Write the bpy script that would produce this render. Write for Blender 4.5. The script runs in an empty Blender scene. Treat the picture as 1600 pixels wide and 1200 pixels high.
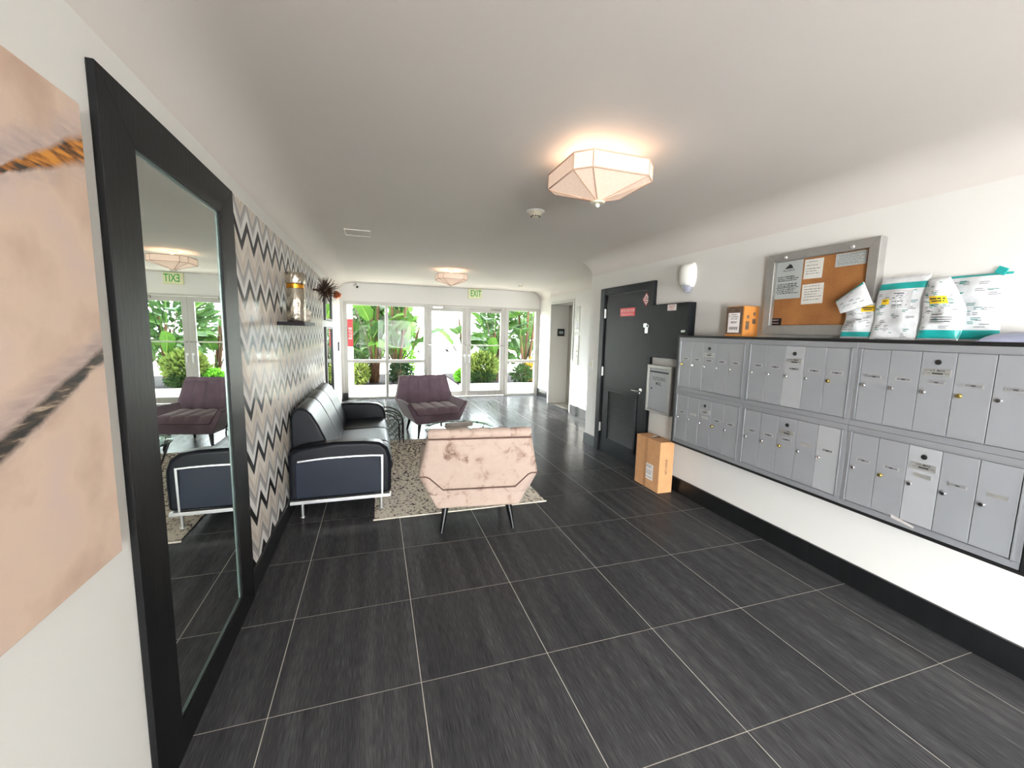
import bpy, bmesh, math, random
from mathutils import Vector, Matrix
R = math.radians
random.seed(7)
scene = bpy.context.scene
COL = scene.collection

# ------------------------------------------------------------------ camera
cam_d = bpy.data.cameras.new('camera'); cam = bpy.data.objects.new('camera', cam_d); COL.objects.link(cam)
YAW, PITCH, ROLL = 0.31723648877618704, -0.12385453956587739, 0.0230672412557023
f = Vector((math.sin(YAW)*math.cos(PITCH), math.cos(YAW)*math.cos(PITCH), math.sin(PITCH)))
r0 = Vector((math.cos(YAW), -math.sin(YAW), 0)); u0 = r0.cross(f)
rr = math.cos(ROLL)*r0 + math.sin(ROLL)*u0; uu = -math.sin(ROLL)*r0 + math.cos(ROLL)*u0
m = Matrix((( rr.x, uu.x, -f.x), (rr.y, uu.y, -f.y), (rr.z, uu.z, -f.z))).to_4x4()
m.translation = (0.438218, -1.115215, 1.566899)
cam.matrix_world = m
cam_d.sensor_width = 36; cam_d.lens = 36*653.244/1600; cam_d.clip_start = 0.02
scene.camera = cam

# ------------------------------------------------------------------ world, sun, big lights, exposure
w = bpy.data.worlds.new('sky'); scene.world = w; w.use_nodes = True
bg = w.node_tree.nodes['Background']; bg.inputs[0].default_value = (0.90, 0.96, 1.0, 1); bg.inputs[1].default_value = 34.0
def light(name, kind, loc, power, col, rot=(0,0,0), **k):
    d = bpy.data.lights.new(name, kind); d.energy = power; d.color = col
    for a, b in k.items(): setattr(d, a, b)
    o = bpy.data.objects.new(name, d); COL.objects.link(o); o.location = loc; o.rotation_euler = rot
    return o
sun = light('sun', 'SUN', (0, 12, 8), 13.0, (1.0, 0.96, 0.90), angle=R(0.8))
sun.rotation_euler = Vector((1.25, -1.0, -0.405)).to_track_quat('-Z', 'Y').to_euler()
# daylight coming in through the glazed street entrance behind the photographer
light('entrance_daylight', 'AREA', (1.55, -7.4, 1.1), 250, (1.0, 0.98, 0.96), (R(90), 0, 0), shape='RECTANGLE', size=1.9, size_y=2.0)
# daylight through the side door in the left wall, behind the photographer
light('side_door_daylight', 'AREA', (-0.36, -3.5, 0.98), 85, (0.97, 0.985, 1.0), (0, R(-70), R(48)), shape='RECTANGLE', size=1.6, size_y=0.8, spread=R(130))
vs = scene.view_settings
vs.view_transform = 'Standard'; vs.look = 'None'; vs.gamma = 1; vs.use_curve_mapping = False
vs.exposure = 0.62
cy = scene.cycles
cy.max_bounces = 9; cy.diffuse_bounces = 5; cy.glossy_bounces = 4; cy.transmission_bounces = 6; cy.transparent_max_bounces = 12
cy.sample_clamp_indirect = 6.0
cy.caustics_reflective = False; cy.caustics_refractive = False

# ------------------------------------------------------------------ materials
def srgb(r, g, b):
    def c(x):
        x /= 255.0
        return x/12.92 if x <= 0.04045 else ((x+0.055)/1.055)**2.4
    return (c(r), c(g), c(b), 1)
def pm(name, col, rough=0.5, metal=0.0, noise=0, namt=0.0, bump=0.0, bscale=None, coat=0, sheen=0, trans=0, emit=None, estr=0, spec=None, stretch=None, detail=3):
    """procedural principled material; noise = scale of a soft colour variation of amount namt, bump = fine relief"""
    M = bpy.data.materials.new(name); M.use_nodes = True
    nt = M.node_tree; N = nt.nodes; L = nt.links; p = N['Principled BSDF']
    col = col if len(col) == 4 else (*col, 1)
    p.inputs['Base Color'].default_value = col
    p.inputs['Roughness'].default_value = rough; p.inputs['Metallic'].default_value = metal
    if coat: p.inputs['Coat Weight'].default_value = coat; p.inputs['Coat Roughness'].default_value = 0.15
    if sheen: p.inputs['Sheen Weight'].default_value = sheen; p.inputs['Sheen Roughness'].default_value = 0.4
    if spec is not None: p.inputs['Specular IOR Level'].default_value = spec
    if emit: p.inputs['Emission Color'].default_value = (*emit[:3], 1); p.inputs['Emission Strength'].default_value = estr
    if noise or bump:
        tc = N.new('ShaderNodeTexCoord'); mp = N.new('ShaderNodeMapping'); L.new(tc.outputs['Object'], mp.inputs[0])
        if stretch: mp.inputs['Scale'].default_value = stretch
    if noise:
        n = N.new('ShaderNodeTexNoise'); n.inputs['Scale'].default_value = noise; n.inputs['Detail'].default_value = detail; L.new(mp.outputs[0], n.inputs[0])
        cr = N.new('ShaderNodeValToRGB'); e = cr.color_ramp.elements
        e[0].position = 0.3; e[1].position = 0.7
        e[0].color = tuple(max(0, x*(1-namt)) for x in col[:3])+(1,); e[1].color = tuple(min(1, x*(1+namt)) for x in col[:3])+(1,)
        L.new(n.outputs[0], cr.inputs[0]); L.new(cr.outputs[0], p.inputs['Base Color'])
    if bump:
        n2 = N.new('ShaderNodeTexNoise'); n2.inputs['Scale'].default_value = bscale or 60; n2.inputs['Detail'].default_value = 4; L.new(mp.outputs[0], n2.inputs[0])
        b = N.new('ShaderNodeBump'); b.inputs['Strength'].default_value = bump; b.inputs['Distance'].default_value = 0.01
        L.new(n2.outputs[0], b.inputs['Height']); L.new(b.outputs[0], p.inputs['Normal'])
    return M
def ramp(N, pts, interp='LINEAR'):
    cr = N.new('ShaderNodeValToRGB'); cr.color_ramp.interpolation = interp
    e = cr.color_ramp.elements
    e[0].position, e[0].color = pts[0]; e[1].position, e[1].color = pts[-1]
    for pos, c in pts[1:-1]:
        q = e.new(pos); q.color = c
    return cr
def math_node(nt, op, a, b=None, c=None):
    n = nt.nodes.new('ShaderNodeMath'); n.operation = op
    for i, v in enumerate((a, b, c)):
        if v is None: continue
        if isinstance(v, (int, float)): n.inputs[i].default_value = v
        else: nt.links.new(v, n.inputs[i])
    return n.outputs[0]

M = {}
M['wall'] = pm('wall_paint', srgb(226, 224, 219), 0.6, noise=2, namt=0.015, bump=0.04, bscale=90)
M['ceiling'] = pm('ceiling_paint', srgb(216, 209, 203), 0.7, noise=1.2, namt=0.02, bump=0.05, bscale=40)
M['grout'] = pm('grout', srgb(196, 190, 178), 0.8, noise=8, namt=0.1)
M['base'] = pm('black_base_tile', srgb(20, 21, 22), 0.35, noise=25, namt=0.3, stretch=(1, 1, .2))
M['blackpaint'] = pm('black_satin_paint', srgb(28, 30, 33), 0.45, spec=.12, bump=0.06, bscale=120, noise=6, namt=0.08)
M['frameblack'] = pm('black_wood_frame', srgb(20, 20, 21), 0.45, spec=.15, bump=0.08, bscale=80, noise=10, namt=0.12, stretch=(1, 1, .15))
M['mirror'] = pm('mirror_silver', (0.88, 0.93, 0.9, 1), 0.0, 1.0)
M['mirroredge'] = pm('mirror_edge', srgb(92, 108, 104), 0.3, 0.2)
M['alu'] = pm('white_aluminium', srgb(192, 190, 184), 0.45, noise=4, namt=0.02)
M['steel'] = pm('brushed_steel', srgb(168, 164, 156), 0.32, 0.9, noise=20, namt=0.12, stretch=(1, 1, .05))
M['liftsteel'] = pm('satin_steel_door', srgb(190, 186, 178), 0.4, 0.55, noise=20, namt=0.08, stretch=(1, 1, .05))
M['chrome'] = pm('chrome', (0.86, 0.87, 0.88, 1), 0.12, 1.0)
M['chromewhite'] = pm('bright_chrome', (0.92, 0.93, 0.94, 1), 0.28, 0.85)
M['mailgrey'] = pm('grey_mailbox_paint', srgb(150, 152, 156), 0.38, 0.35, noise=3, namt=0.04, bump=0.02, bscale=200)
M['maildoor'] = pm('grey_mailbox_door', srgb(158, 160, 164), 0.4, 0.3, noise=3, namt=0.04, bump=0.02, bscale=200)
M['maildoor2'] = pm('pale_mailbox_door', srgb(176, 178, 181), 0.42, 0.25, noise=3, namt=0.03)
M['dark'] = pm('dark_void', srgb(12, 12, 13), 0.6, noise=10, namt=0.1)
M['blacktrim'] = pm('black_trim', srgb(14, 14, 15), 0.5, noise=12, namt=0.2)
M['brass'] = pm('brass', srgb(196, 170, 96), 0.25, 0.9)
M['plate'] = pm('engraved_plate', srgb(186, 186, 182), 0.35, 0.6, noise=30, namt=0.06)
M['ink'] = pm('dark_print', srgb(48, 48, 50), 0.7)
M['inkgrey'] = pm('grey_print', srgb(120, 120, 124), 0.7)
M['inkteal'] = pm('teal_print', srgb(30, 120, 112), 0.6)
M['teal'] = pm('teal_strip', srgb(26, 150, 146), 0.35, noise=12, namt=0.1)
M['yellow'] = pm('yellow_sticker', srgb(246, 206, 34), 0.5, noise=30, namt=0.08)
M['poly'] = pm('white_mailer_film', srgb(218, 220, 222), 0.4, noise=26, namt=0.10, bump=0.25, bscale=22)
M['poly2'] = pm('grey_mailer_film', srgb(150, 154, 176), 0.35, bump=0.5, bscale=16, noise=15, namt=0.06)
M['paper'] = pm('note_paper', srgb(240, 234, 230), 0.7, noise=9, namt=0.03)
M['papergrey'] = pm('notice_paper', srgb(196, 197, 198), 0.7, noise=9, namt=0.03)
M['silver'] = pm('anodised_frame', srgb(168, 166, 162), 0.36, 0.6, noise=18, namt=0.05)
M['cardboard'] = pm('cardboard', srgb(200, 150, 104), 0.75, noise=14, namt=0.07, bump=0.08, bscale=70)
M['tape'] = pm('parcel_tape', srgb(176, 128, 84), 0.35, noise=14, namt=0.06)
M['card2'] = pm('orange_cardboard', srgb(186, 122, 54), 0.7, noise=10, namt=0.16, stretch=(1, 1, .25))
M['cardprint'] = pm('printed_cardboard', srgb(92, 72, 58), 0.6, noise=60, namt=0.6)
M['leather'] = pm('black_leather', srgb(20, 22, 27), 0.34, spec=.14, bump=0.12, bscale=160, noise=5, namt=0.12)
M['leatherside'] = pm('black_leather_panel', srgb(27, 33, 45), 0.42, spec=.2, bump=0.12, bscale=160, noise=3, namt=0.12)
M['blackmetal'] = pm('black_metal', srgb(18, 18, 19), 0.35, 0.4, noise=20, namt=0.1)
M['blacklac'] = pm('black_lacquer', srgb(15, 15, 17), 0.28, noise=20, namt=0.1, spec=.25)
M['mauve'] = pm('mauve_velvet', srgb(116, 96, 108), 0.75, sheen=0.6, noise=7, namt=0.14, bump=0.08, bscale=90)
M['mauvedark'] = pm('mauve_piping', srgb(78, 52, 58), 0.8, sheen=0.3, noise=30, namt=0.1)
M['blushdark'] = pm('blush_piping', srgb(92, 64, 54), 0.8, sheen=0.3, noise=30, namt=0.2)
M['white'] = pm('white_plastic', srgb(232, 231, 224), 0.35, noise=6, namt=0.02)
M['cream'] = pm('cream_plastic', srgb(222, 214, 192), 0.4, noise=6, namt=0.02)
M['lens'] = pm('strobe_lens', srgb(170, 172, 186), 0.12, 0.2, noise=60, namt=0.2)
M['red'] = pm('red_sign', srgb(206, 30, 40), 0.4, noise=10, namt=0.06)
M['redtext'] = pm('red_text', srgb(190, 60, 66), 0.5)
M['pinktext'] = pm('pale_pink_text', srgb(246, 196, 196), 0.5)
M['whiteprint'] = pm('white_print', srgb(246, 244, 240), 0.5)
M['signcream'] = pm('exit_sign_face', srgb(226, 226, 186), 0.45, noise=5, namt=0.03)
M['green'] = pm('exit_green', srgb(30, 150, 46), 0.5)
M['shelf'] = pm('dark_shelf', srgb(36, 32, 34), 0.5, noise=10, namt=0.15, stretch=(1, .2, 1), spec=.05)
M['gold'] = pm('hammered_silver_gold', srgb(206, 196, 178), 0.26, 0.9, noise=26, namt=0.3, bump=0.8, bscale=45, stretch=(1, 1, .6))
M['goldband'] = pm('amber_gold_band', srgb(212, 146, 44), 0.22, 0.9, noise=12, namt=0.1)
M['bronze'] = pm('dark_bronze', srgb(66, 44, 34), 0.4, 0.6, noise=20, namt=0.25)
M['copper'] = pm('copper', srgb(150, 78, 44), 0.35, 0.7, noise=40, namt=0.4)
M['coral'] = pm('pale_coral_stone', srgb(214, 204, 190), 0.8, noise=18, namt=0.14, bump=0.4, bscale=40)
M['concrete'] = pm('sunlit_concrete', srgb(226, 220, 206), 0.8, noise=3, namt=0.05)
M['soil'] = pm('dark_mulch', srgb(20, 17, 17), 0.95, noise=24, namt=0.5, bump=0.8, bscale=40, spec=.03)
M['farwhite'] = pm('far_white_render', srgb(236, 234, 228), 0.8, noise=2, namt=0.03)
M['fargrey'] = pm('far_grey', srgb(150, 156, 160), 0.5, noise=4, namt=0.1)
M['farglass'] = pm('far_window_glass', srgb(92, 110, 116), 0.1, noise=4, namt=0.15)
M['tyre'] = pm('tyre_rubber', srgb(34, 34, 34), 0.8, noise=20, namt=0.1)
M['stalk'] = pm('dry_brown_stalk', srgb(48, 34, 24), 0.85, noise=14, namt=0.4, bump=0.5, bscale=40, stretch=(1, 1, .25), spec=.03)
M['bark'] = pm('grey_stem', srgb(48, 43, 36), 0.85, noise=14, namt=0.3, bump=0.5, bscale=40, spec=.03)
M['rib'] = pm('pale_leaf_rib', srgb(66, 84, 34), 0.5, noise=12, namt=0.1, spec=.03)

def leafmat(name, c, c2):
    Mx = bpy.data.materials.new(name); Mx.use_nodes = True; nt = Mx.node_tree; N = nt.nodes; L = nt.links
    p = N['Principled BSDF']; out = N['Material Output']
    tc = N.new('ShaderNodeTexCoord'); n = N.new('ShaderNodeTexNoise'); n.inputs['Scale'].default_value = 5; L.new(tc.outputs['Object'], n.inputs[0])
    oi = N.new('ShaderNodeObjectInfo'); s = math_node(nt, 'ADD', n.outputs[0], oi.outputs['Random']); s = math_node(nt, 'MULTIPLY', s, 0.55)
    cr = ramp(N, [(0.2, c), (0.8, c2)]); L.new(s, cr.inputs[0])
    L.new(cr.outputs[0], p.inputs['Base Color']); p.inputs['Roughness'].default_value = 0.6; p.inputs['Specular IOR Level'].default_value = 0.03
    t = N.new('ShaderNodeBsdfTranslucent'); L.new(cr.outputs[0], t.inputs[0])
    mx = N.new('ShaderNodeMixShader'); mx.inputs[0].default_value = 0.3
    L.new(p.outputs[0], mx.inputs[1]); L.new(t.outputs[0], mx.inputs[2]); L.new(mx.outputs[0], out.inputs[0])
    return Mx
M['leafbig'] = leafmat('paddle_leaf', srgb(9, 24, 13), srgb(44, 66, 22))
M['leafdark'] = leafmat('dark_shrub_leaf', srgb(10, 22, 13), srgb(34, 50, 24))
M['leafvar'] = leafmat('variegated_leaf', srgb(34, 56, 22), srgb(122, 128, 64))
M['leaflime'] = leafmat('lime_leaf', srgb(40, 88, 24), srgb(84, 128, 38))
M['leafcroton'] = leafmat('croton_leaf', srgb(80, 38, 16), srgb(126, 92, 26))

def glassmat(name, col, fac):
    Mx = bpy.data.materials.new(name); Mx.use_nodes = True; nt = Mx.node_tree; N = nt.nodes; L = nt.links
    N.remove(N['Principled BSDF']); out = N['Material Output']
    t = N.new('ShaderNodeBsdfTransparent'); t.inputs[0].default_value = col
    g = N.new('ShaderNodeBsdfGlossy'); g.inputs['Roughness'].default_value = 0.0
    lw = N.new('ShaderNodeLayerWeight'); lw.inputs[0].default_value = 0.5
    fr5 = math_node(nt, 'ADD', .003*fac, math_node(nt, 'MULTIPLY', math_node(nt, 'POWER', lw.outputs['Facing'], 5.0), .5))   # both faces of the thin pane
    mx = N.new('ShaderNodeMixShader'); L.new(fr5, mx.inputs[0])
    L.new(t.outputs[0], mx.inputs[1]); L.new(g.outputs[0], mx.inputs[2]); L.new(mx.outputs[0], out.inputs[0])
    return Mx
M['glass'] = glassmat('window_glass', (0.97, 0.985, 0.98, 1), 1.0)
M['glasstable'] = glassmat('table_glass', (0.86, 0.95, 0.92, 1), 1.6)
M['glassboard'] = glassmat('board_glass', (0.97, 0.98, 0.97, 1), 1.0)

def tile_mat():
    Mx = bpy.data.materials.new('charcoal_floor_tile'); Mx.use_nodes = True; nt = Mx.node_tree; N = nt.nodes; L = nt.links; p = N['Principled BSDF']
    tc = N.new('ShaderNodeTexCoord'); oi = N.new('ShaderNodeObjectInfo')
    add = N.new('ShaderNodeVectorMath'); add.operation = 'ADD'; L.new(tc.outputs['Object'], add.inputs[0])
    cmb = N.new('ShaderNodeCombineXYZ'); r = math_node(nt, 'MULTIPLY', oi.outputs['Random'], 40); L.new(r, cmb.inputs[0]); L.new(r, cmb.inputs[1]); L.new(cmb.outputs[0], add.inputs[1])
    mp = N.new('ShaderNodeMapping'); mp.inputs['Scale'].default_value = (1, 0.045, 1); L.new(add.outputs[0], mp.inputs[0])
    n = N.new('ShaderNodeTexNoise'); n.inputs['Scale'].default_value = 260; n.inputs['Detail'].default_value = 4; L.new(mp.outputs[0], n.inputs[0])
    n2 = N.new('ShaderNodeTexNoise'); n2.inputs['Scale'].default_value = 15; n2.inputs['Detail'].default_value = 2; L.new(mp.outputs[0], n2.inputs[0])
    s = math_node(nt, 'ADD', math_node(nt, 'MULTIPLY', n.outputs[0], 0.6), math_node(nt, 'MULTIPLY', n2.outputs[0], 0.4))
    cr = ramp(N, [(0.32, srgb(47, 47, 49)), (0.5, srgb(64, 64, 66)), (0.7, srgb(89, 89, 91))]); L.new(s, cr.inputs[0])
    L.new(cr.outputs[0], p.inputs['Base Color'])
    rr_ = N.new('ShaderNodeMapRange'); rr_.inputs[1].default_value = 0.3; rr_.inputs[2].default_value = 0.7; rr_.inputs[3].default_value = 0.15; rr_.inputs[4].default_value = 0.24; p.inputs['Specular IOR Level'].default_value = 0.028
    L.new(n.outputs[0], rr_.inputs[0]); L.new(rr_.outputs[0], p.inputs['Roughness'])
    b = N.new('ShaderNodeBump'); b.inputs['Strength'].default_value = 0.025; b.inputs['Distance'].default_value = 0.003; L.new(n.outputs[0], b.inputs['Height']); L.new(b.outputs[0], p.inputs['Normal'])
    return Mx
M['tile'] = tile_mat()

def wallpaper_mat():
    Mx = bpy.data.materials.new('chevron_wallpaper'); Mx.use_nodes = True; nt = Mx.node_tree; N = nt.nodes; L = nt.links; p = N['Principled BSDF']
    tc = N.new('ShaderNodeTexCoord'); sp = N.new('ShaderNodeSeparateXYZ'); L.new(tc.outputs['Object'], sp.inputs[0])
    Y, Z = sp.outputs[1], sp.outputs[2]
    k = math_node(nt, 'DIVIDE', math_node(nt, 'SUBTRACT', Y, 1.553 - 0.248*20), 0.248)
    fr = math_node(nt, 'FRACT', math_node(nt, 'ADD', k, 0.5))
    t = math_node(nt, 'MULTIPLY', math_node(nt, 'ABSOLUTE', math_node(nt, 'SUBTRACT', fr, 0.5)), 2.0)
    s = math_node(nt, 'ADD', Z, math_node(nt, 'MULTIPLY', t, 0.13))
    ph = math_node(nt, 'FRACT', math_node(nt, 'DIVIDE', math_node(nt, 'SUBTRACT', 2.175 + 0.3275*4, s), 0.3275))
    cr = ramp(N, [(0.0, srgb(18, 16, 16)), (0.185, srgb(230, 221, 209)), (0.40, srgb(212, 200, 186)), (0.52, srgb(219, 211, 201)), (0.63, srgb(164, 160, 158)), (0.73, srgb(184, 181, 179)), (0.815, srgb(238, 236, 232)), (1.0, srgb(238, 236, 232))], 'CONSTANT')
    L.new(ph, cr.inputs[0])
    mp = N.new('ShaderNodeMapping'); mp.inputs['Scale'].default_value = (1, 1, .12); L.new(tc.outputs['Object'], mp.inputs[0])
    n = N.new('ShaderNodeTexNoise'); n.inputs['Scale'].default_value = 50; n.inputs['Detail'].default_value = 3; L.new(mp.outputs[0], n.inputs[0])
    hs = N.new('ShaderNodeHueSaturation'); L.new(cr.outputs[0], hs.inputs['Color'])
    v = N.new('ShaderNodeMapRange'); v.inputs[1].default_value = .3; v.inputs[2].default_value = .7; v.inputs[3].default_value = .88; v.inputs[4].default_value = 1.08
    L.new(n.outputs[0], v.inputs[0]); L.new(v.outputs[0], hs.inputs['Value'])
    L.new(hs.outputs[0], p.inputs['Base Color'])
    p.inputs['Roughness'].default_value = 0.6; p.inputs['Specular IOR Level'].default_value = 0.15; p.inputs['Coat Weight'].default_value = 0.14; p.inputs['Coat Roughness'].default_value = 0.1
    return Mx
M['wallpaper'] = wallpaper_mat()

def painting_mat():
    Mx = bpy.data.materials.new('abstract_canvas'); Mx.use_nodes = True; nt = Mx.node_tree; N = nt.nodes; L = nt.links; p = N['Principled BSDF']
    tc = N.new('ShaderNodeTexCoord'); sp = N.new('ShaderNodeSeparateXYZ'); L.new(tc.outputs['Object'], sp.inputs[0]); Y, Z = sp.outputs[1], sp.outputs[2]
    n = N.new('ShaderNodeTexNoise'); n.inputs['Scale'].default_value = 4; n.inputs['Detail'].default_value = 5; L.new(tc.outputs['Object'], n.inputs[0])
    base = ramp(N, [(0.3, srgb(186, 158, 140)), (0.5, srgb(212, 186, 166)), (0.7, srgb(206, 182, 172))]); L.new(n.outputs[0], base.inputs[0])
    n2 = N.new('ShaderNodeTexNoise'); n2.inputs['Scale'].default_value = 13; n2.inputs['Detail'].default_value = 6; n2.inputs['Roughness'].default_value = .65; L.new(tc.outputs['Object'], n2.inputs[0])
    def streak(prev, y0, z0, slope, w0, wg, colramp, soft, wob):
        d = math_node(nt, 'SUBTRACT', Z, math_node(nt, 'ADD', z0, math_node(nt, 'MULTIPLY', math_node(nt, 'SUBTRACT', Y, y0), slope)))
        d = math_node(nt, 'ADD', d, math_node(nt, 'MULTIPLY', math_node(nt, 'SUBTRACT', n2.outputs[0], 0.5), wob))
        half = math_node(nt, 'MAXIMUM', .003, math_node(nt, 'ADD', w0, math_node(nt, 'MULTIPLY', math_node(nt, 'SUBTRACT', Y, y0), wg)))
        q = math_node(nt, 'DIVIDE', math_node(nt, 'ABSOLUTE', d), half)
        mr = N.new('ShaderNodeMapRange'); mr.inputs[1].default_value = 1+soft; mr.inputs[2].default_value = 1-soft; L.new(q, mr.inputs[0])
        mx = N.new('ShaderNodeMix'); mx.data_type = 'RGBA'; L.new(mr.outputs[0], mx.inputs[0]); L.new(prev, mx.inputs[6])
        cr = ramp(N, colramp); st = N.new('ShaderNodeMapping'); st.inputs['Rotation'].default_value = (R(-26), 0, 0); st.inputs['Scale'].default_value = (1, 4, 26); L.new(tc.outputs['Object'], st.inputs[0])
        n3 = N.new('ShaderNodeTexNoise'); n3.inputs['Scale'].default_value = 3; n3.inputs['Detail'].default_value = 4; L.new(st.outputs[0], n3.inputs[0]); L.new(n3.outputs[0], cr.inputs[0])
        L.new(cr.outputs[0], mx.inputs[7]); return mx.outputs[2]
    c = streak(base.outputs[0], -0.0, 1.875, .5, 0.045, .06, [(.3, srgb(196, 176, 166)), (.7, srgb(170, 152, 148))], .6, .14)
    c = streak(c, -0.006, 1.853, .52, 0.007, .10, [(.38, srgb(44, 34, 28)), (.5, srgb(150, 92, 30)), (.62, srgb(196, 132, 50))], .35, .03)
    c = streak(c, -0.085, 1.345, .47, 0.05, -.05, [(.3, srgb(190, 168, 158)), (.7, srgb(166, 146, 140))], .6, .06)
    c = streak(c, -0.085, 1.322, .47, 0.022, -.02, [(.42, srgb(28, 24, 22)), (.55, srgb(70, 58, 48)), (.66, srgb(172, 152, 132))], .4, .03)
    L.new(c, p.inputs['Base Color']); p.inputs['Roughness'].default_value = 0.6
    b = N.new('ShaderNodeBump'); b.inputs['Strength'].default_value = 0.3; b.inputs['Distance'].default_value = 0.004; L.new(n2.outputs[0], b.inputs['Height']); L.new(b.outputs[0], p.inputs['Normal'])
    return Mx
M['painting'] = painting_mat()

def rug_mat():
    Mx = bpy.data.materials.new('speckled_rug'); Mx.use_nodes = True; nt = Mx.node_tree; N = nt.nodes; L = nt.links; p = N['Principled BSDF']
    tc = N.new('ShaderNodeTexCoord')
    mp = N.new('ShaderNodeMapping'); mp.inputs['Scale'].default_value = (1.0, .7, 1); L.new(tc.outputs['Object'], mp.inputs[0])
    n = N.new('ShaderNodeTexNoise'); n.inputs['Scale'].default_value = 55; n.inputs['Detail'].default_value = 2; L.new(mp.outputs[0], n.inputs[0])
    mp2 = N.new('ShaderNodeMapping'); mp2.inputs['Scale'].default_value = (5, 1.6, 1); L.new(tc.outputs['Object'], mp2.inputs[0])
    n2 = N.new('ShaderNodeTexNoise'); n2.inputs['Scale'].default_value = 4.5; n2.inputs['Detail'].default_value = 2; L.new(mp2.outputs[0], n2.inputs[0])
    sp = N.new('ShaderNodeSeparateXYZ'); L.new(tc.outputs['Object'], sp.inputs[0])
    s = math_node(nt, 'ADD', math_node(nt, 'MULTIPLY', n.outputs[0], 0.75), math_node(nt, 'MULTIPLY', n2.outputs[0], 0.25))
    s = math_node(nt, 'SUBTRACT', s, math_node(nt, 'MULTIPLY', math_node(nt, 'SUBTRACT', sp.outputs[1], 2.5), 0.034))
    cr = ramp(N, [(0.35, srgb(52, 46, 42)), (0.415, srgb(140, 126, 112)), (0.452, srgb(236, 224, 206)), (0.7, srgb(246, 237, 222))]); L.new(s, cr.inputs[0])
    L.new(cr.outputs[0], p.inputs['Base Color']); p.inputs['Roughness'].default_value = 0.95
    b = N.new('ShaderNodeBump'); b.inputs['Strength'].default_value = 0.5; b.inputs['Distance'].default_value = 0.006; L.new(n.outputs[0], b.inputs['Height']); L.new(b.outputs[0], p.inputs['Normal'])
    return Mx
M['rug'] = rug_mat()

def blush_mat():
    Mx = bpy.data.materials.new('stained_blush_velvet'); Mx.use_nodes = True; nt = Mx.node_tree; N = nt.nodes; L = nt.links; p = N['Principled BSDF']
    tc = N.new('ShaderNodeTexCoord')
    n = N.new('ShaderNodeTexNoise'); n.inputs['Scale'].default_value = 8.5; n.inputs['Detail'].default_value = 6; n.inputs['Roughness'].default_value = .68; n.inputs['Distortion'].default_value = 1.0; L.new(tc.outputs['Object'], n.inputs[0])
    cr = ramp(N, [(0.29, srgb(100, 74, 64)), (0.37, srgb(150, 125, 112)), (0.44, srgb(174, 153, 140)), (0.8, srgb(183, 163, 151))]); L.new(n.outputs[0], cr.inputs[0])
    L.new(cr.outputs[0], p.inputs['Base Color']); p.inputs['Roughness'].default_value = 0.8; p.inputs['Sheen Weight'].default_value = 0.1
    n2 = N.new('ShaderNodeTexNoise'); n2.inputs['Scale'].default_value = 120; L.new(tc.outputs['Object'], n2.inputs[0])
    b = N.new('ShaderNodeBump'); b.inputs['Strength'].default_value = 0.08; b.inputs['Distance'].default_value = 0.01; L.new(n2.outputs[0], b.inputs['Height']); L.new(b.outputs[0], p.inputs['Normal'])
    return Mx
M['blush'] = blush_mat()

def cork_mat():
    Mx = bpy.data.materials.new('cork'); Mx.use_nodes = True; nt = Mx.node_tree; N = nt.nodes; L = nt.links; p = N['Principled BSDF']
    tc = N.new('ShaderNodeTexCoord')
    n = N.new('ShaderNodeTexNoise'); n.inputs['Scale'].default_value = 160; n.inputs['Detail'].default_value = 4; L.new(tc.outputs['Object'], n.inputs[0])
    n2 = N.new('ShaderNodeTexNoise'); n2.inputs['Scale'].default_value = 5; L.new(tc.outputs['Object'], n2.inputs[0])
    s = math_node(nt, 'ADD', math_node(nt, 'MULTIPLY', n.outputs[0], .5), math_node(nt, 'MULTIPLY', n2.outputs[0], .5))
    cr = ramp(N, [(0.35, srgb(146, 92, 50)), (0.65, srgb(186, 124, 70))]); L.new(s, cr.inputs[0]); L.new(cr.outputs[0], p.inputs['Base Color']); p.inputs['Roughness'].default_value = .85
    return Mx
M['cork'] = cork_mat()

def shade_mat():
    Mx = bpy.data.materials.new('glowing_fabric_shade'); Mx.use_nodes = True; nt = Mx.node_tree; N = nt.nodes; L = nt.links; p = N['Principled BSDF']
    tc = N.new('ShaderNodeTexCoord'); n = N.new('ShaderNodeTexNoise'); n.inputs['Scale'].default_value = 80; L.new(tc.outputs['Object'], n.inputs[0])
    cr = ramp(N, [(0.3, srgb(206, 184, 168)), (0.7, srgb(218, 198, 182))]); L.new(n.outputs[0], cr.inputs[0]); L.new(cr.outputs[0], p.inputs['Base Color'])
    p.inputs['Roughness'].default_value = .8; p.inputs['Emission Color'].default_value = srgb(255, 222, 196); p.inputs['Emission Strength'].default_value = 0.3
    return Mx
M['shade'] = shade_mat()
M['shadeseam'] = pm('shade_seam', srgb(196, 160, 138), 0.8, noise=40, namt=0.06)

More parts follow.
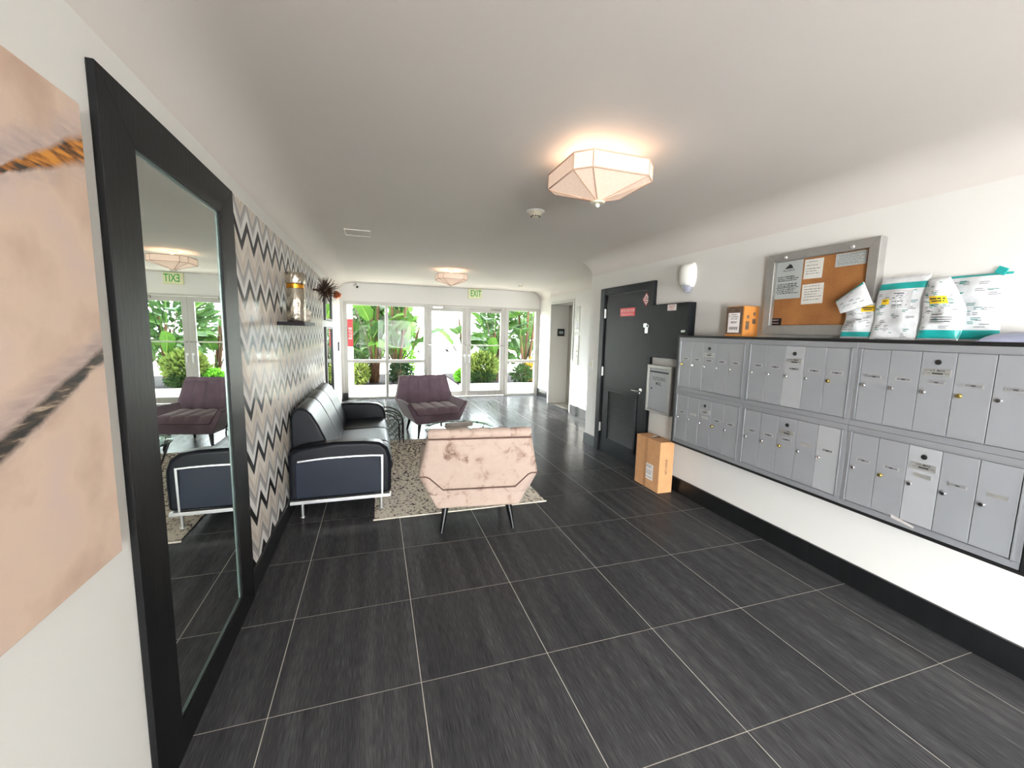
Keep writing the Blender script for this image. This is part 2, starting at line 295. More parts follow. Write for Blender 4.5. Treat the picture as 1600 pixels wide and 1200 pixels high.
# ------------------------------------------------------------------ mesh builder
class MB:
    def __init__(s): s.v, s.f, s.m = [], [], []
    def add(s, vs_, fs, mi=0):
        o = len(s.v); s.v += [tuple(p) for p in vs_]
        for q in fs: s.f.append(tuple(i+o for i in q)); s.m.append(mi)
        return s
    def box(s, x0, x1, y0, y1, z0, z1, mi=0):
        x0, x1 = min(x0, x1), max(x0, x1); y0, y1 = min(y0, y1), max(y0, y1); z0, z1 = min(z0, z1), max(z0, z1)
        return s.add([(x0,y0,z0),(x1,y0,z0),(x1,y1,z0),(x0,y1,z0),(x0,y0,z1),(x1,y0,z1),(x1,y1,z1),(x0,y1,z1)],
                     [(0,3,2,1),(4,5,6,7),(0,1,5,4),(1,2,6,5),(2,3,7,6),(3,0,4,7)], mi)
    def prism(s, prof, axis, a, b, mi=0):
        """profile (list of 2D points) extruded along an axis from a to b"""
        def P(p, t): return {'x': (t, p[0], p[1]), 'y': (p[0], t, p[1]), 'z': (p[0], p[1], t)}[axis]
        n = len(prof)
        vs_ = [P(p, a) for p in prof] + [P(p, b) for p in prof]
        fs = [tuple(range(n)), tuple(range(2*n-1, n-1, -1))] + [(i, i+n, (i+1) % n+n, (i+1) % n) for i in range(n)]
        return s.add(vs_, fs, mi)
    def tube(s, path, r, n=8, mi=0, closed=False, cap=True):
        P = [Vector(p) for p in path]; k = len(P); rad = r if isinstance(r, (list, tuple)) else [r]*k
        rings = []; prev = None
        for i in range(k):
            if closed: d = P[(i+1) % k]-P[i-1]
            else: d = P[min(i+1, k-1)]-P[max(i-1, 0)]
            d.normalize()
            if prev is None:
                a = Vector((0,0,1)) if abs(d.z) < .9 else Vector((1,0,0)); x = d.cross(a).normalized()
            else: x = (prev - d*prev.dot(d)).normalized()
            prev = x; y = d.cross(x)
            rings.append([P[i] + (x*math.cos(2*math.pi*j/n) + y*math.sin(2*math.pi*j/n))*rad[i] for j in range(n)])
        vs_ = [p for rg in rings for p in rg]; fs = []
        for i in range(k if closed else k-1):
            i2 = (i+1) % k
            for j in range(n): fs.append((i*n+j, i*n+(j+1) % n, i2*n+(j+1) % n, i2*n+j))
        if cap and not closed: fs += [tuple(range(n-1, -1, -1)), tuple((k-1)*n+j for j in range(n))]
        return s.add(vs_, fs, mi)
    def lathe(s, prof, c, n=24, mi=0, axis='z', sx=1, sy=1):
        """(radius, height) profile turned about an axis through c"""
        vs_ = []
        for r_, h in prof:
            for j in range(n):
                a = 2*math.pi*j/n; p, q = r_*math.cos(a)*sx, r_*math.sin(a)*sy
                vs_.append({'z': (c[0]+p, c[1]+q, c[2]+h), 'x': (c[0]+h, c[1]+p, c[2]+q), 'y': (c[0]+p, c[1]+h, c[2]+q)}[axis])
        fs = []
        for i in range(len(prof)-1):
            for j in range(n): fs.append((i*n+j, i*n+(j+1) % n, (i+1)*n+(j+1) % n, (i+1)*n+j))
        fs += [tuple(range(n-1, -1, -1)), tuple((len(prof)-1)*n+j for j in range(n))]
        return s.add(vs_, fs, mi)
    def ball(s, c, r, n=12, mi=0, sq=(1,1,1)):
        prof = [(max(1e-4, math.sin(math.pi*i/n)), -math.cos(math.pi*i/n)) for i in range(n+1)]
        t = MB().lathe(prof, (0,0,0), 2*n)
        return s.add([(c[0]+p[0]*r*sq[0], c[1]+p[1]*r*sq[1], c[2]+p[2]*r*sq[2]) for p in t.v], t.f, mi)
    def grid(s, fn, nu, nv, mi=0, mf=None):
        vs_ = [fn(i/nu, j/nv) for j in range(nv+1) for i in range(nu+1)]
        o = len(s.v); s.v += [tuple(p) for p in vs_]
        for j in range(nv):
            for i in range(nu):
                a = o+j*(nu+1)+i; s.f.append((a, a+1, a+nu+2, a+nu+1)); s.m.append(mf((i+.5)/nu, (j+.5)/nv) if mf else mi)
        return s
    def shell(s, front, back, nu, nv, mi=0, mf=None):
        """two grids closed along their edges: a slab with shaped faces"""
        o = len(s.v); s.grid(front, nu, nv, mi, mf); o2 = len(s.v); s.grid(back, nu, nv, mi, mf)
        for k in range(len(s.f)-nu*nv, len(s.f)): s.f[k] = s.f[k][::-1]
        W = nu+1
        edge = [i for i in range(nu+1)] + [j*W+nu for j in range(1, nv+1)] + [nv*W+i for i in range(nu-1, -1, -1)] + [j*W for j in range(nv-1, 0, -1)]
        for a, b in zip(edge, edge[1:]+edge[:1]): s.f.append((o+b, o+a, o2+a, o2+b)); s.m.append(mi)
        return s
    def text(s, body, size, origin, X, Y, mi=0, off=0.0006, sx=1.0, bold=0.0):
        vs_, fs = text_mesh(body, bold)
        X, Y = Vector(X), Vector(Y); Z = X.cross(Y); o = Vector(origin)+Z*off
        return s.add([o + X*(p[0]*size*sx) + Y*(p[1]*size) for p in vs_], fs, mi)
    def xf(s, mat):
        s.v = [tuple(mat @ Vector(p)) for p in s.v]; return s
    def build(s, name, mats, parent=None, smooth=None, bevel=0, seg=2, sub=0, fixn=True):
        me = bpy.data.meshes.new(name); me.from_pydata(s.v, [], s.f)
        for mt in (mats if isinstance(mats, (list, tuple)) else [mats]): me.materials.append(M[mt] if isinstance(mt, str) else mt)
        me.polygons.foreach_set('material_index', s.m)
        if fixn:
            b = bmesh.new(); b.from_mesh(me); bmesh.ops.recalc_face_normals(b, faces=b.faces); b.to_mesh(me); b.free()
        if smooth is not None:
            me.shade_smooth(); me.set_sharp_from_angle(angle=R(smooth))
        me.update()
        o = bpy.data.objects.new(name, me); COL.objects.link(o)
        if parent: o.parent = parent
        if sub:
            md = o.modifiers.new('sub', 'SUBSURF'); md.levels = md.render_levels = sub
        if bevel:
            md = o.modifiers.new('edge', 'BEVEL'); md.width = bevel; md.segments = seg; md.limit_method = 'ANGLE'; md.angle_limit = R(35)
        return o
_T = {}
def text_mesh(body, bold=0.0):
    k = (body, bold)
    if k not in _T:
        c = bpy.data.curves.new('t', 'FONT'); c.body = body; c.size = 1; c.align_x = 'CENTER'; c.align_y = 'CENTER'; c.resolution_u = 3; c.offset = bold
        o = bpy.data.objects.new('t', c); COL.objects.link(o)
        dg = bpy.context.evaluated_depsgraph_get(); me = bpy.data.meshes.new_from_object(o.evaluated_get(dg))
        _T[k] = ([tuple(v.co) for v in me.vertices], [tuple(p.vertices) for p in me.polygons])
        bpy.data.objects.remove(o); bpy.data.curves.remove(c); bpy.data.meshes.remove(me)
    return _T[k]
def tag(o, label, cat, group=None):
    o['label'] = label; o['category'] = cat
    if group: o['group'] = group
    return o
def thing(name, label, cat, loc=(0,0,0), rz=0, group=None):
    o = bpy.data.objects.new(name, None); COL.objects.link(o); o.location = loc; o.rotation_euler = (0,0,rz); o.empty_display_size = .1
    return tag(o, label, cat, group)
def struct(o): o['kind'] = 'structure'; return o
def group_struct(name):
    o = bpy.data.objects.new(name, None); COL.objects.link(o); o['kind'] = 'structure'; return o
def copy_tree(o, parent=None):
    c = o.copy(); COL.objects.link(c)
    if parent: c.parent = parent
    for ch in list(o.children): copy_tree(ch, c)
    return c
def scribble(mb, y0, y1, zs, x, facing, mi, h=0.006, seed=0, jitter=.25, gap=.3):
    """rows of short printed words on a sheet in the plane x = const"""
    rnd = random.Random(seed); sgn = -1 if y1 < y0 else 1
    for z in zs:
        y = y0 + sgn*rnd.uniform(0, jitter)*abs(y1-y0)*.25; end = y1 - sgn*rnd.uniform(0, jitter)*abs(y1-y0)
        while (end-y)*sgn > .004:
            w_ = min(rnd.uniform(.008, .026), abs(end-y)); hh = h*rnd.uniform(.6, 1)
            a, b = y, y+sgn*w_
            mb.add([(x, a, z), (x, b, z), (x, b, z+hh), (x, a, z+hh)], [(0,1,2,3)], mi); y = b + sgn*rnd.uniform(.002, .006)

# ------------------------------------------------------------------ setting: floor
XL, XR, CE = -0.27, 3.32, 2.55
YF, YB = -7.5, 8.70
T = 0.61
fl = MB().box(-0.5, 4.9, YF-.1, YB+.12, -0.12, -0.0009).build('floor', 'grout'); struct(fl)
xs = [XL, 0, T, 2*T, 3*T, 4*T, 5*T, 6*T, 7*T, 4.62]
ys = [YF] + [T*j for j in range(-12, 15)] + [YB+.04]
cache = {}
g = 0.0019
for i in range(len(xs)-1):
    for j in range(len(ys)-1):
        x0, x1, y0, y1 = xs[i], xs[i+1], ys[j], ys[j+1]
        if x0 > 3.0 and y1 < 4.1 and x0 >= 3.4: continue
        if i == 6 and y1 < 4.25: x1 = XR
        wx, wy = round(x1-x0-2*g, 4), round(y1-y0-2*g, 4)
        if wx < .02 or wy < .02: continue
        if (wx, wy) not in cache:
            mb = MB().box(-wx/2, wx/2, -wy/2, wy/2, -0.010, 0)
            o = mb.build('tile', 'tile', fl); o.data['w'] = 1; cache[(wx, wy)] = o.data
        else:
            o = bpy.data.objects.new('tile', cache[(wx, wy)]); COL.objects.link(o); o.parent = fl
        o.location = ((x0+x1)/2, (y0+y1)/2, 0)

# ------------------------------------------------------------------ setting: walls
SEAM = 2.265
wl = MB(); wl.box(XL-.15, XL, -3.1, YB+.12, -.02, SEAM); wl.box(XL-.15, XL, YF, -3.9, -.02, SEAM); wl.box(XL-.15, XL, -3.9, -3.1, 1.9, SEAM); wl.box(XL-.15, XL-.004, YF, YB+.12, SEAM, CE+.1)
wl = struct(wl.build('wall_left', 'wall'))
wp = MB().box(XL, XL+.0015, 1.45, 5.42, .13, SEAM).build('wallpaper', 'wallpaper', wl)
wr = MB(); wr.box(XR, XR+.3, YF, 4.21, -.02, SEAM); wr.box(XR+.004, XR+.3, YF, 4.21, SEAM, CE+.1)
struct(wr.build('wall_right', 'wall'))
# hall beyond the corner: lift front wall with a deep doorway, then a set-back wall
XH, XH2 = 4.11, 4.34
wh = MB(); wh.box(XR+.3, XH+.9, 4.0, 4.21, -.02, CE+.1)
wh.box(XH, XH+.6, 4.21, 6.36, -.02, CE+.1); wh.box(XH, XH+.6, 6.36, 7.42, 2.17, CE+.1); wh.box(XH, XH+.44, 7.42, 7.52, -.02, CE+.1); wh.box(XH2, XH2+.2, 7.52, YB+.12, -.02, CE+.1)
wh.box(XH+.44, XH+.6, 6.3, 7.52, -.02, CE+.1)
struct(wh.build('wall_hall', 'wall'))
wb = MB(); wb.box(XL-.15, XH2+.2, YB, YB+.12, 2.15, CE+.1); wb.box(XL, -.205, YB, YB+.12, -.02, 2.15)
struct(wb.build('wall_back', 'wall'))
wf = MB(); wf.box(XL-.15, .6, YF-.12, YF, -.02, CE+.1); wf.box(2.5, XR+.3, YF-.12, YF, -.02, CE+.1); wf.box(.6, 2.5, YF-.12, YF, 2.1, CE+.1)
struct(wf.build('wall_front', 'wall'))

# ceiling with coved edges
def cove(xw, sgn, n=10, rx=.27, rz=.20):
    return [(xw + sgn*rx*(1-math.cos(math.pi/2*i/n)), CE-rz + rz*math.sin(math.pi/2*i/n)) for i in range(n+1)]
cl = MB()
a = cove(XL-.004, 1); b = cove(XR+.004, -1); top = CE+.1
cl.prism(a + b[::-1] + [(XR+.004, top), (XL-.004, top)], 'y', YF, 4.21)
b2 = cove(XH, -1)
cl.prism(a + b2[::-1] + [(XH, top), (XL-.004, top)], 'y', 4.21, 7.45)
b3 = cove(XH2, -1)
cl.prism(a + b3[::-1] + [(XH2, top), (XL-.004, top)], 'y', 7.45, YB)
struct(cl.build('ceiling', 'ceiling', smooth=40))

# baseboards
bb = group_struct('baseboard_right')
for y0, y1 in ((YF, .864), (.868, .948), (.952, 2.748), (3.88, 4.212)):
    MB().box(3.302, XR, y0, y1, 0.0, .148).build('base_tile', 'base', bb, bevel=.002)
MB().box(XR-.018, XR+.25, 4.21, 4.226, 0, .148).build('base_tile', 'base', bb, bevel=.002)
bb = group_struct('baseboard_left')
for y0, y1 in ((YF, -3.92), (-3.08, .352), (1.50, 2.72), (2.724, 3.94), (3.944, 5.3)):
    MB().box(XL, -.254, y0, y1, 0, .142).build('base_tile', 'base', bb, bevel=.002)
bb = group_struct('baseboard_hall')
MB().box(XH-.016, XH, 4.23, 6.33, 0, .17).build('base_tile', 'base', bb, bevel=.002)
MB().box(XH2-.016, XH2, 7.53, YB-.01, 0, .17).build('base_tile', 'base', bb, bevel=.002)
struct(MB().box(-.24, -.14, 8.60, 8.685, 0, .145).build('trim_1', 'blacktrim', bevel=.004))

# ------------------------------------------------------------------ glazed back wall
Yg = YB+.03
def frame_rect(mb, x0, x1, z0, z1, w_, y0=Yg-.03, y1=Yg+.04):
    mb.box(x0, x1, y0, y1, z1-w_, z1); mb.box(x0, x1, y0, y1, z0, z0+w_); mb.box(x0, x0+w_, y0, y1, z0+w_, z1-w_); mb.box(x1-w_, x1, y0, y1, z0+w_, z1-w_)
w1 = group_struct('window_1')
fm = MB(); fm.box(-.205, -.13, Yg-.04, Yg+.06, 0, 2.15); fm.box(-.13, 1.585, Yg-.04, Yg+.06, 2.075, 2.15); fm.box(-.13, 1.51, Yg-.04, Yg+.06, 0, .05); fm.box(1.51, 1.585, Yg-.04, Yg+.06, 0, 2.075)
fm.build('window_frame', 'alu', w1, bevel=.003)
MB().box(.655, .72, Yg-.035, Yg+.05, .05, 2.075).build('mullion', 'alu', w1, bevel=.003)
for x0, x1 in ((-.13, .655), (.72, 1.51)):
    MB().box(x0, x1, Yg-.03, Yg+.045, .812, .882).build('rail', 'alu', w1, bevel=.003)
    MB().box(x0, x1, Yg+.004, Yg+.010, .05, .812).build('pane', 'glass', w1)
    MB().box(x0, x1, Yg+.004, Yg+.010, .882, 2.075).build('pane', 'glass', w1)
w2 = group_struct('window_2')
fm = MB(); fm.box(4.24, 4.345, Yg-.04, Yg+.06, 0, 2.15); fm.box(3.455, 4.24, Yg-.04, Yg+.06, 2.075, 2.15); fm.box(3.54, 4.24, Yg-.04, Yg+.06, 0, .05); fm.box(3.455, 3.54, Yg-.04, Yg+.06, 0, 2.075)
fm.build('window_frame', 'alu', w2, bevel=.003)
MB().box(3.54, 4.24, Yg-.03, Yg+.045, .812, .882).build('rail', 'alu', w2, bevel=.003)
MB().box(3.54, 4.24, Yg+.004, Yg+.010, .05, .812).build('pane', 'glass', w2); MB().box(3.54, 4.24, Yg+.004, Yg+.010, .882, 2.075).build('pane', 'glass', w2)
d1 = group_struct('door_1')
MB().box(1.587, 3.453, Yg-.04, Yg+.06, 2.112, 2.15).build('door_head', 'alu', d1, bevel=.003)
for k, (x0, x1) in enumerate(((1.592, 2.508), (2.516, 3.448))):
    lf = MB(); st = .11
    lf.box(x0, x0+.095, Yg-.02, Yg+.025, .012, 2.105); lf.box(x1-.115 if k == 0 else x1-.11, x1, Yg-.02, Yg+.025, .012, 2.105)
    xa, xb = x0+.095, (x1-.115 if k == 0 else x1-.11)
    lf.box(xa, xb, Yg-.02, Yg+.025, 2.005, 2.105); lf.box(xa, xb, Yg-.02, Yg+.025, .012, .137)
    lo = lf.build('door_leaf', 'alu', d1, bevel=.003)
    MB().box(xa, xb, Yg, Yg+.006, .137, 2.005).build('pane', 'glass', lo)
    MB().box(x0+.02, x1-.02, Yg-.024, Yg-.02, .016, .13).build('kick_plate', 'steel', lo)
    pb = MB(); pb.box(x0+.01, x1-.01, Yg-.062, Yg-.044, 1.215, 1.243); pb.box(x0+.02, x0+.05, Yg-.045, Yg-.018, 1.21, 1.248); pb.box(x1-.05, x1-.02, Yg-.045, Yg-.018, 1.21, 1.248)
    pb.build('push_bar', 'steel', lo, bevel=.002)
    hx = x1-.045 if k == 0 else x0+.05
    h = MB(); h.lathe([(.001, 0), (.024, 0), (.026, -.012), (.001, -.014)], (hx, Yg-.02, .985), 14, axis='y'); h.tube([(hx, Yg-.02, .985-.03), (hx, Yg-.055, .955), (hx, Yg-.055, .83), (hx, Yg-.02, .815)], .009, 8)
    h.build('pull_handle', 'chromewhite', lo, smooth=40)
    cx_ = x0+.26 if k == 0 else x1-.22
    c = MB(); c.box(cx_-.15, cx_+.11, Yg-.075, Yg-.02, 2.055, 2.105); c.tube([(cx_-.05, Yg-.06, 2.05), (cx_+.07, Yg-.16, 2.045), (cx_+.12, Yg-.05, 2.13)], .008, 6)
    c.build('door_closer', 'steel', lo, bevel=.004)

# ------------------------------------------------------------------ outside
pv = MB(); pv.box(-9, 14, YB+.12, 10.75, -.3, -.03); pv.box(1.45, 2.75, 10.75, 40, -.3, -.03); pv.box(-30, 40, 14.0, 60, -.32, -.045)
struct(pv.build('ground', 'concrete'))
struct(MB().box(-30, 40, -14, YF-.12, -.3, -.03).build('ground', 'concrete'))
sl = MB()
for x0, x1 in ((-9, 1.45), (2.75, 14)): sl.box(x0, x1, 10.86, 14.0, -.3, .02)
struct(sl.build('ground', 'soil'))
kb = MB()
for x0, x1 in ((-9, 1.45), (2.75, 14)): kb.box(x0, x1, 10.75, 10.86, -.2, .035)
struct(kb.build('trim_2', 'concrete', bevel=.01))
struct(MB().box(-9, 12, YB+.13, 9.95, 2.75, 2.95).build('roof', 'farwhite'))
struct(MB().box(-9, 12, YB+.13, 8.93, 2.085, 2.75).build('trim_3', 'farwhite'))
tag(MB().box(-.30, -.09, 10.0, 10.2, -.03, 2.9).build('porch_column', 'farwhite', bevel=.006), 'white porch column outside the left window pane', 'column')

def leaf_paddle(L_=1.0, W_=.3, seed=0):
    rnd = random.Random(seed); mb = MB()
    tear = [rnd.uniform(.75, 1) for _ in range(13)]
    def fn(u, v):
        wv = W_*math.sin(math.pi*min(1, v*.93+.06))**.6 * tear[int(v*12)]
        x = (u-.5)*2*wv/1; y = v*L_
        return (x*.5*2, y*(1-.12*v), -.55*L_*v*v*.5 + abs(u-.5)*wv*.55 + .012*math.sin(v*26+u*5))
    mb.grid(fn, 6, 12)
    mb.tube([(0, v*L_*(1-.12*v), -.275*L_*v*v-.004) for v in [0, .25, .5, .75, .97]], [.014, .011, .009, .006, .003], 5, mi=1)
    return mb
_leaf = []
for s_ in range(4):
    mb = leaf_paddle(1.0, .21+.03*s_, s_); me_o = mb.build('leaf', ['leafbig', 'rib'], smooth=60, fixn=False); _leaf.append(me_o.data); bpy.data.objects.remove(me_o)
def strelitzia(x, y, z, n, hgt, seed, label, fan=True, lean=(0, 0)):
    rnd = random.Random(seed)
    t = thing('bird_of_paradise_plant', label, 'plant', (x, y, z), group=None)
    # trunks wrapped in old leaf bases
    for k in range(3 if fan else 2):
        a = rnd.uniform(0, 6.28); bx, by = .1*math.cos(a)*(k > 0), .1*math.sin(a)*(k > 0); hh = hgt*rnd.uniform(.6, 1.05); tl = (lean[0]+rnd.uniform(-.12, .12), lean[1]+rnd.uniform(-.06, .06))
        mb = MB(); path = [(bx+tl[0]*q*hh, by+tl[1]*q*hh, q*hh) for q in [i/8 for i in range(9)]]
        mb.tube(path, [.048 - .02*i/8 + .007*(i % 2) for i in range(9)], 8); mb.build('trunk', 'stalk', t, smooth=50)
    if fan:
        mb = MB()
        for k in range(22):
            a = rnd.uniform(0, 6.28); s_ = rnd.uniform(.12, .42); hh = rnd.uniform(.35, .95)
            mb.tube([(.03*math.cos(a), .03*math.sin(a), 0), (s_*.5*math.cos(a), s_*.4*math.sin(a), hh*.6), (s_*math.cos(a), s_*.7*math.sin(a), hh)], [.018, .014, .005], 5)
        mb.build('dry_leaf_bases', 'stalk', t, smooth=50)
    for k in range(n):
        a = rnd.uniform(0, 6.28); out = rnd.uniform(.15, .5); hh = hgt*rnd.uniform(.36, 1.0)
        tip = Vector((lean[0]*hh + out*math.cos(a), lean[1]*hh + out*.6*math.sin(a), hh)); mid = Vector((tip.x*.35, tip.y*.35, hh*.6))
        MB().tube([(lean[0]*.2*hh*.3, 0, hh*.15), mid, tip], [.022, .017, .012], 6).build('leaf_stalk', 'leafbig' if k % 3 else 'bark', t, smooth=50)
        o = bpy.data.objects.new('leaf', _leaf[k % 4]); COL.objects.link(o); o.parent = t
        sc = rnd.uniform(.75, 1.2)
        o.location = tip; o.scale = (sc, sc, sc); o.rotation_euler = (R(rnd.uniform(15, 65)), R(rnd.uniform(-25, 25)), a-math.pi/2+rnd.uniform(-.4, .4))
    return t
def shrub(x, y, z, rx, ry, h, n, leaf, ls, seed, name, label, cat='shrub'):
    rnd = random.Random(seed); t = thing(name, label, cat, (x, y, z))
    mb = MB()
    for k in range(6):
        a = rnd.uniform(0, 6.28); mb.tube([(0, 0, 0), (rx*.4*math.cos(a), ry*.4*math.sin(a), h*.5), (rx*.7*math.cos(a), ry*.7*math.sin(a), h*.8)], [.014, .01, .004], 5)
    mb.build('stem', 'bark', t)
    mb = MB()
    for k in range(n):
        d = Vector((rnd.gauss(0, 1), rnd.gauss(0, 1), rnd.gauss(0, 1))).normalized(); q = rnd.uniform(.15, 1)**.5
        c = Vector((d.x*rx*q, d.y*ry*q, h*.52 + d.z*h*.5*q))
        ax = (d + Vector((rnd.uniform(-.7, .7), rnd.uniform(-.7, .7), rnd.uniform(-.3, .8)))).normalized()
        sd = ax.cross(Vector((rnd.uniform(-1, 1), rnd.uniform(-1, 1), rnd.uniform(-1, 1)))).normalized()
        l_ = ls*rnd.uniform(.7, 1.3); nn = ax.cross(sd)
        mb.add([c, c+ax*l_*.45+sd*l_*.22, c+ax*l_-nn*l_*.15, c+ax*l_*.45-sd*l_*.22], [(0, 1, 2), (0, 2, 3)], 0)
    o = mb.build('foliage', leaf, t, fixn=False); o['kind'] = 'stuff'
    return t
strelitzia(.40, 11.5, .02, 17, 2.5, 1, 'bird of paradise plant with thick orange-brown stalks behind the left window pane')
strelitzia(1.02, 11.8, .02, 17, 2.5, 2, 'bird of paradise plant behind the second window pane', lean=(.06, 0))
strelitzia(-.30, 12.0, .02, 13, 2.3, 3, 'bird of paradise plant just right of the white porch column', fan=False)
strelitzia(1.25, 12.9, .02, 6, 2.3, 8, 'slender leaning bird of paradise plant beside the garden path', fan=False, lean=(.18, 0))
strelitzia(4.05, 11.7, .02, 12, 2.2, 4, 'bird of paradise plant with a bright upright leaf behind the right door', lean=(-.05, 0))
strelitzia(5.0, 11.6, .02, 15, 2.4, 5, 'bird of paradise plant with ringed tan trunks behind the narrow right window')
strelitzia(3.35, 12.9, .02, 3, 2.0, 6, 'thin bird of paradise plant with pale grey stems behind the variegated bush', fan=False, lean=(-.12, 0))
shrub(3.55, 11.35, .02, .48, .36, .88, 3200, 'leafvar', .125, 11, 'variegated_bush', 'large yellow-green variegated bush behind the right door glass')
shrub(3.5, 11.02, .02, .42, .14, .34, 700, 'leafdark', .07, 12, 'low_shrub', 'low deep green shrub at the foot of the variegated bush')
shrub(2.96, 11.3, .02, .24, .26, .40, 1200, 'leaflime', .10, 13, 'lime_shrub', 'small lime green shrub at the edge of the path behind the left door')
shrub(1.1, 11.15, .02, .36, .24, .62, 900, 'leafdark', .085, 14, 'leafy_shrub', 'dark green shrub below the second window pane, beside the mauve chair')
shrub(.0, 11.15, .02, .24, .22, .62, 1400, 'leafvar', .10, 15, 'leafy_shrub', 'variegated shrub next to the white porch column')
shrub(.0, 11.5, .02, .30, .22, .95, 700, 'leafdark', .10, 16, 'leafy_shrub', 'taller dark green shrub behind the variegated one by the porch column')
shrub(1.3, 12.3, .02, .34, .3, 1.05, 700, 'leaflime', .11, 17, 'leafy_shrub', 'bright green shrub showing above the window rail left of the doors')
shrub(5.25, 11.3, .02, .28, .24, .72, 600, 'leafcroton', .12, 18, 'croton', 'orange and yellow croton behind the narrow right window')
shrub(4.75, 11.1, .02, .36, .2, .5, 800, 'leafdark', .10, 19, 'leafy_shrub', 'dark green shrub at the foot of the ringed trunks, narrow right window')
# distance: house over the road, hedge row, parked cars
ho = thing('house', 'pale house across the road seen through the glass doors', 'house', (2.0, 38, 0))
MB().box(-13, 10, 0, 6, -.1, 3.6).build('wall', 'farwhite', ho)
MB().prism([(-.5, 3.6), (6.5, 3.6), (3, 5.2)], 'x', -13.5, 10.5).build('roof', 'fargrey', ho)
for k in range(9):
    wdw = MB().box(-12+2.5*k, -10.7+2.5*k, -.04, .04, .9, 2.5).build('window', 'farwhite', ho); MB().box(-11.9+2.5*k, -10.8+2.5*k, -.05, -.03, 1.0, 2.4).build('pane', 'farglass', wdw)
for k in (0, 1, 2, 5, 6):
    shrub((-3.6, -.9, 1.0, 0, 0, 6.6, 9.6)[k], (19, 17, 20, 0, 0, 19, 21)[k], -.05, 1.25, .9, (3.2, 2.6, 3.4)[k % 3], 700, 'leafdark' if k % 2 else 'leafbig', .5, 40+k, 'garden_tree',
          ['far tree at the left end of the row across the garden', 'second far tree from the left across the garden', 'far tree just left of the path', '', '', 'far tree right of the path', 'far tree at the right end of the row across the garden'][k], 'tree')
def car(x, y, rz, label):
    t = thing('car', label, 'car', (x, y, -.045), rz)
    MB().prism([(-2.1, .3), (2.1, .3), (2.15, .75), (1.3, .9), (.75, 1.4), (-.9, 1.42), (-1.5, .95), (-2.15, .85)], 'y', -.82, .82).build('body', 'fargrey', t, bevel=.08)
    MB().prism([(1.15, .92), (.68, 1.34), (-.82, 1.36), (-1.3, .97)], 'y', -.835, .835).build('window', 'farglass', t)
    for wx in (-1.3, 1.3):
        for wy in (-.78, .78):
            MB().lathe([(.001, -.1), (.31, -.1), (.31, .1), (.001, .1)], (wx, wy, .31), 18, axis='y').build('wheel', 'tyre', t)
car(2.1, 27, 0, 'grey parked car nearer the white door stile'); car(6.9, 29, 0, 'grey parked car farther right along the road')
rl = thing('garden_railing', 'thin dark garden railing behind the plants left of the doors', 'railing', (0, 14.3, 0))
for z_ in (1.02, .55): MB().box(-6, 1.3, -.02, .02, z_, z_+.04).build('rail', 'blackmetal', rl)
for k in range(6): MB().box(-6+1.45*k, -5.96+1.45*k, -.02, .02, -.05, 1.02).build('post', 'blackmetal', rl)

# ------------------------------------------------------------------ left wall: painting, mirror, shelf, wall mirrors
pa = MB().box(XL+.0015, -.24, -.72, .262, .938, 2.096).build('canvas_painting', 'painting', bevel=.003); tag(pa, 'large abstract canvas in beige and pink with dark diagonal streaks', 'painting')
mi = thing('floor_mirror', 'tall floor mirror in a wide black wooden frame', 'mirror', (XL, .925, 0))
yo0, yo1, zo = -.565, .565, 2.252      # outer frame, local y
yi0, yi1, zi0, zi1 = -.387, .352, .14, 2.10
x0, x1 = 0.001, .020
for nm, prof in (('frame_rail', [(yo0, zo), (yo1, zo), (yi1, zi1), (yi0, zi1)]), ('frame_rail', [(yo0, .002), (yo1, .002), (yi1, zi0), (yi0, zi0)]), ('frame_stile', [(yo0, .002), (yo0, zo), (yi0, zi1), (yi0, zi0)]), ('frame_stile', [(yo1, .002), (yo1, zo), (yi1, zi1), (yi1, zi0)])):
    MB().prism(prof, 'x', x0, x1).build(nm, 'frameblack', mi, bevel=.0012)
MB().box(.001, .009, yi0-.01, yi1+.01, zi0-.01, zi1+.01).build('glass', 'mirror', mi)
eb = MB(); eb.box(.009, .0125, yi0, yi0+.012, zi0, zi1); eb.box(.009, .0125, yi1-.022, yi1, zi0, zi1); eb.box(.009, .0125, yi0, yi1, zi1-.012, zi1); eb.box(.009, .0125, yi0, yi1, zi0, zi0+.012)
eb.build('glass_edge', 'mirroredge', mi)
sh = MB().box(XL+.002, -.075, 2.48, 3.07, 1.578, 1.606).build('wall_shelf', 'shelf', bevel=.002); tag(sh, 'dark floating shelf on the chevron wallpaper', 'shelf')
va = thing('hammered_vase', 'tall hammered silver-gold vase with an amber band on the wall shelf', 'vase', (-.17, 2.715, 1.607))
MB().lathe([(.001, 0), (.066, 0), (.07, .006), (.07, .262), (.066, .268), (.001, .268)], (0, 0, 0), 40).build('body', 'gold', va, smooth=40)
MB().lathe([(.06, .266), (.066, .27), (.066, .30), (.06, .304)], (0, 0, 0), 40).build('neck_band', 'goldband', va, smooth=40)
MB().lathe([(.062, .302), (.072, .306), (.075, .315), (.075, .388), (.07, .394), (.062, .392), (.060, .33), (.001, .33)], (0, 0, 0), 40).build('rim_collar', 'gold', va, smooth=40)
co = MB(); rc = random.Random(5)
for k in range(9): co.ball((rc.uniform(-.05, .05), rc.uniform(-.08, .08), .045+rc.uniform(-.012, .05)), rc.uniform(.03, .048), 7, sq=(1, 1, .9))
for k in range(7):
    a = rc.uniform(0, 6.28); co.tube([(0, .02, .05), (.05*math.cos(a), .02+.09*math.sin(a), .09+rc.uniform(-.04, .07))], [.022, .008], 6)
co = co.build('coral_ornament', 'coral', smooth=60); co.location = (-.165, 2.96, 1.607); tag(co, 'lumpy pale coral ornament at the far end of the wall shelf', 'ornament')
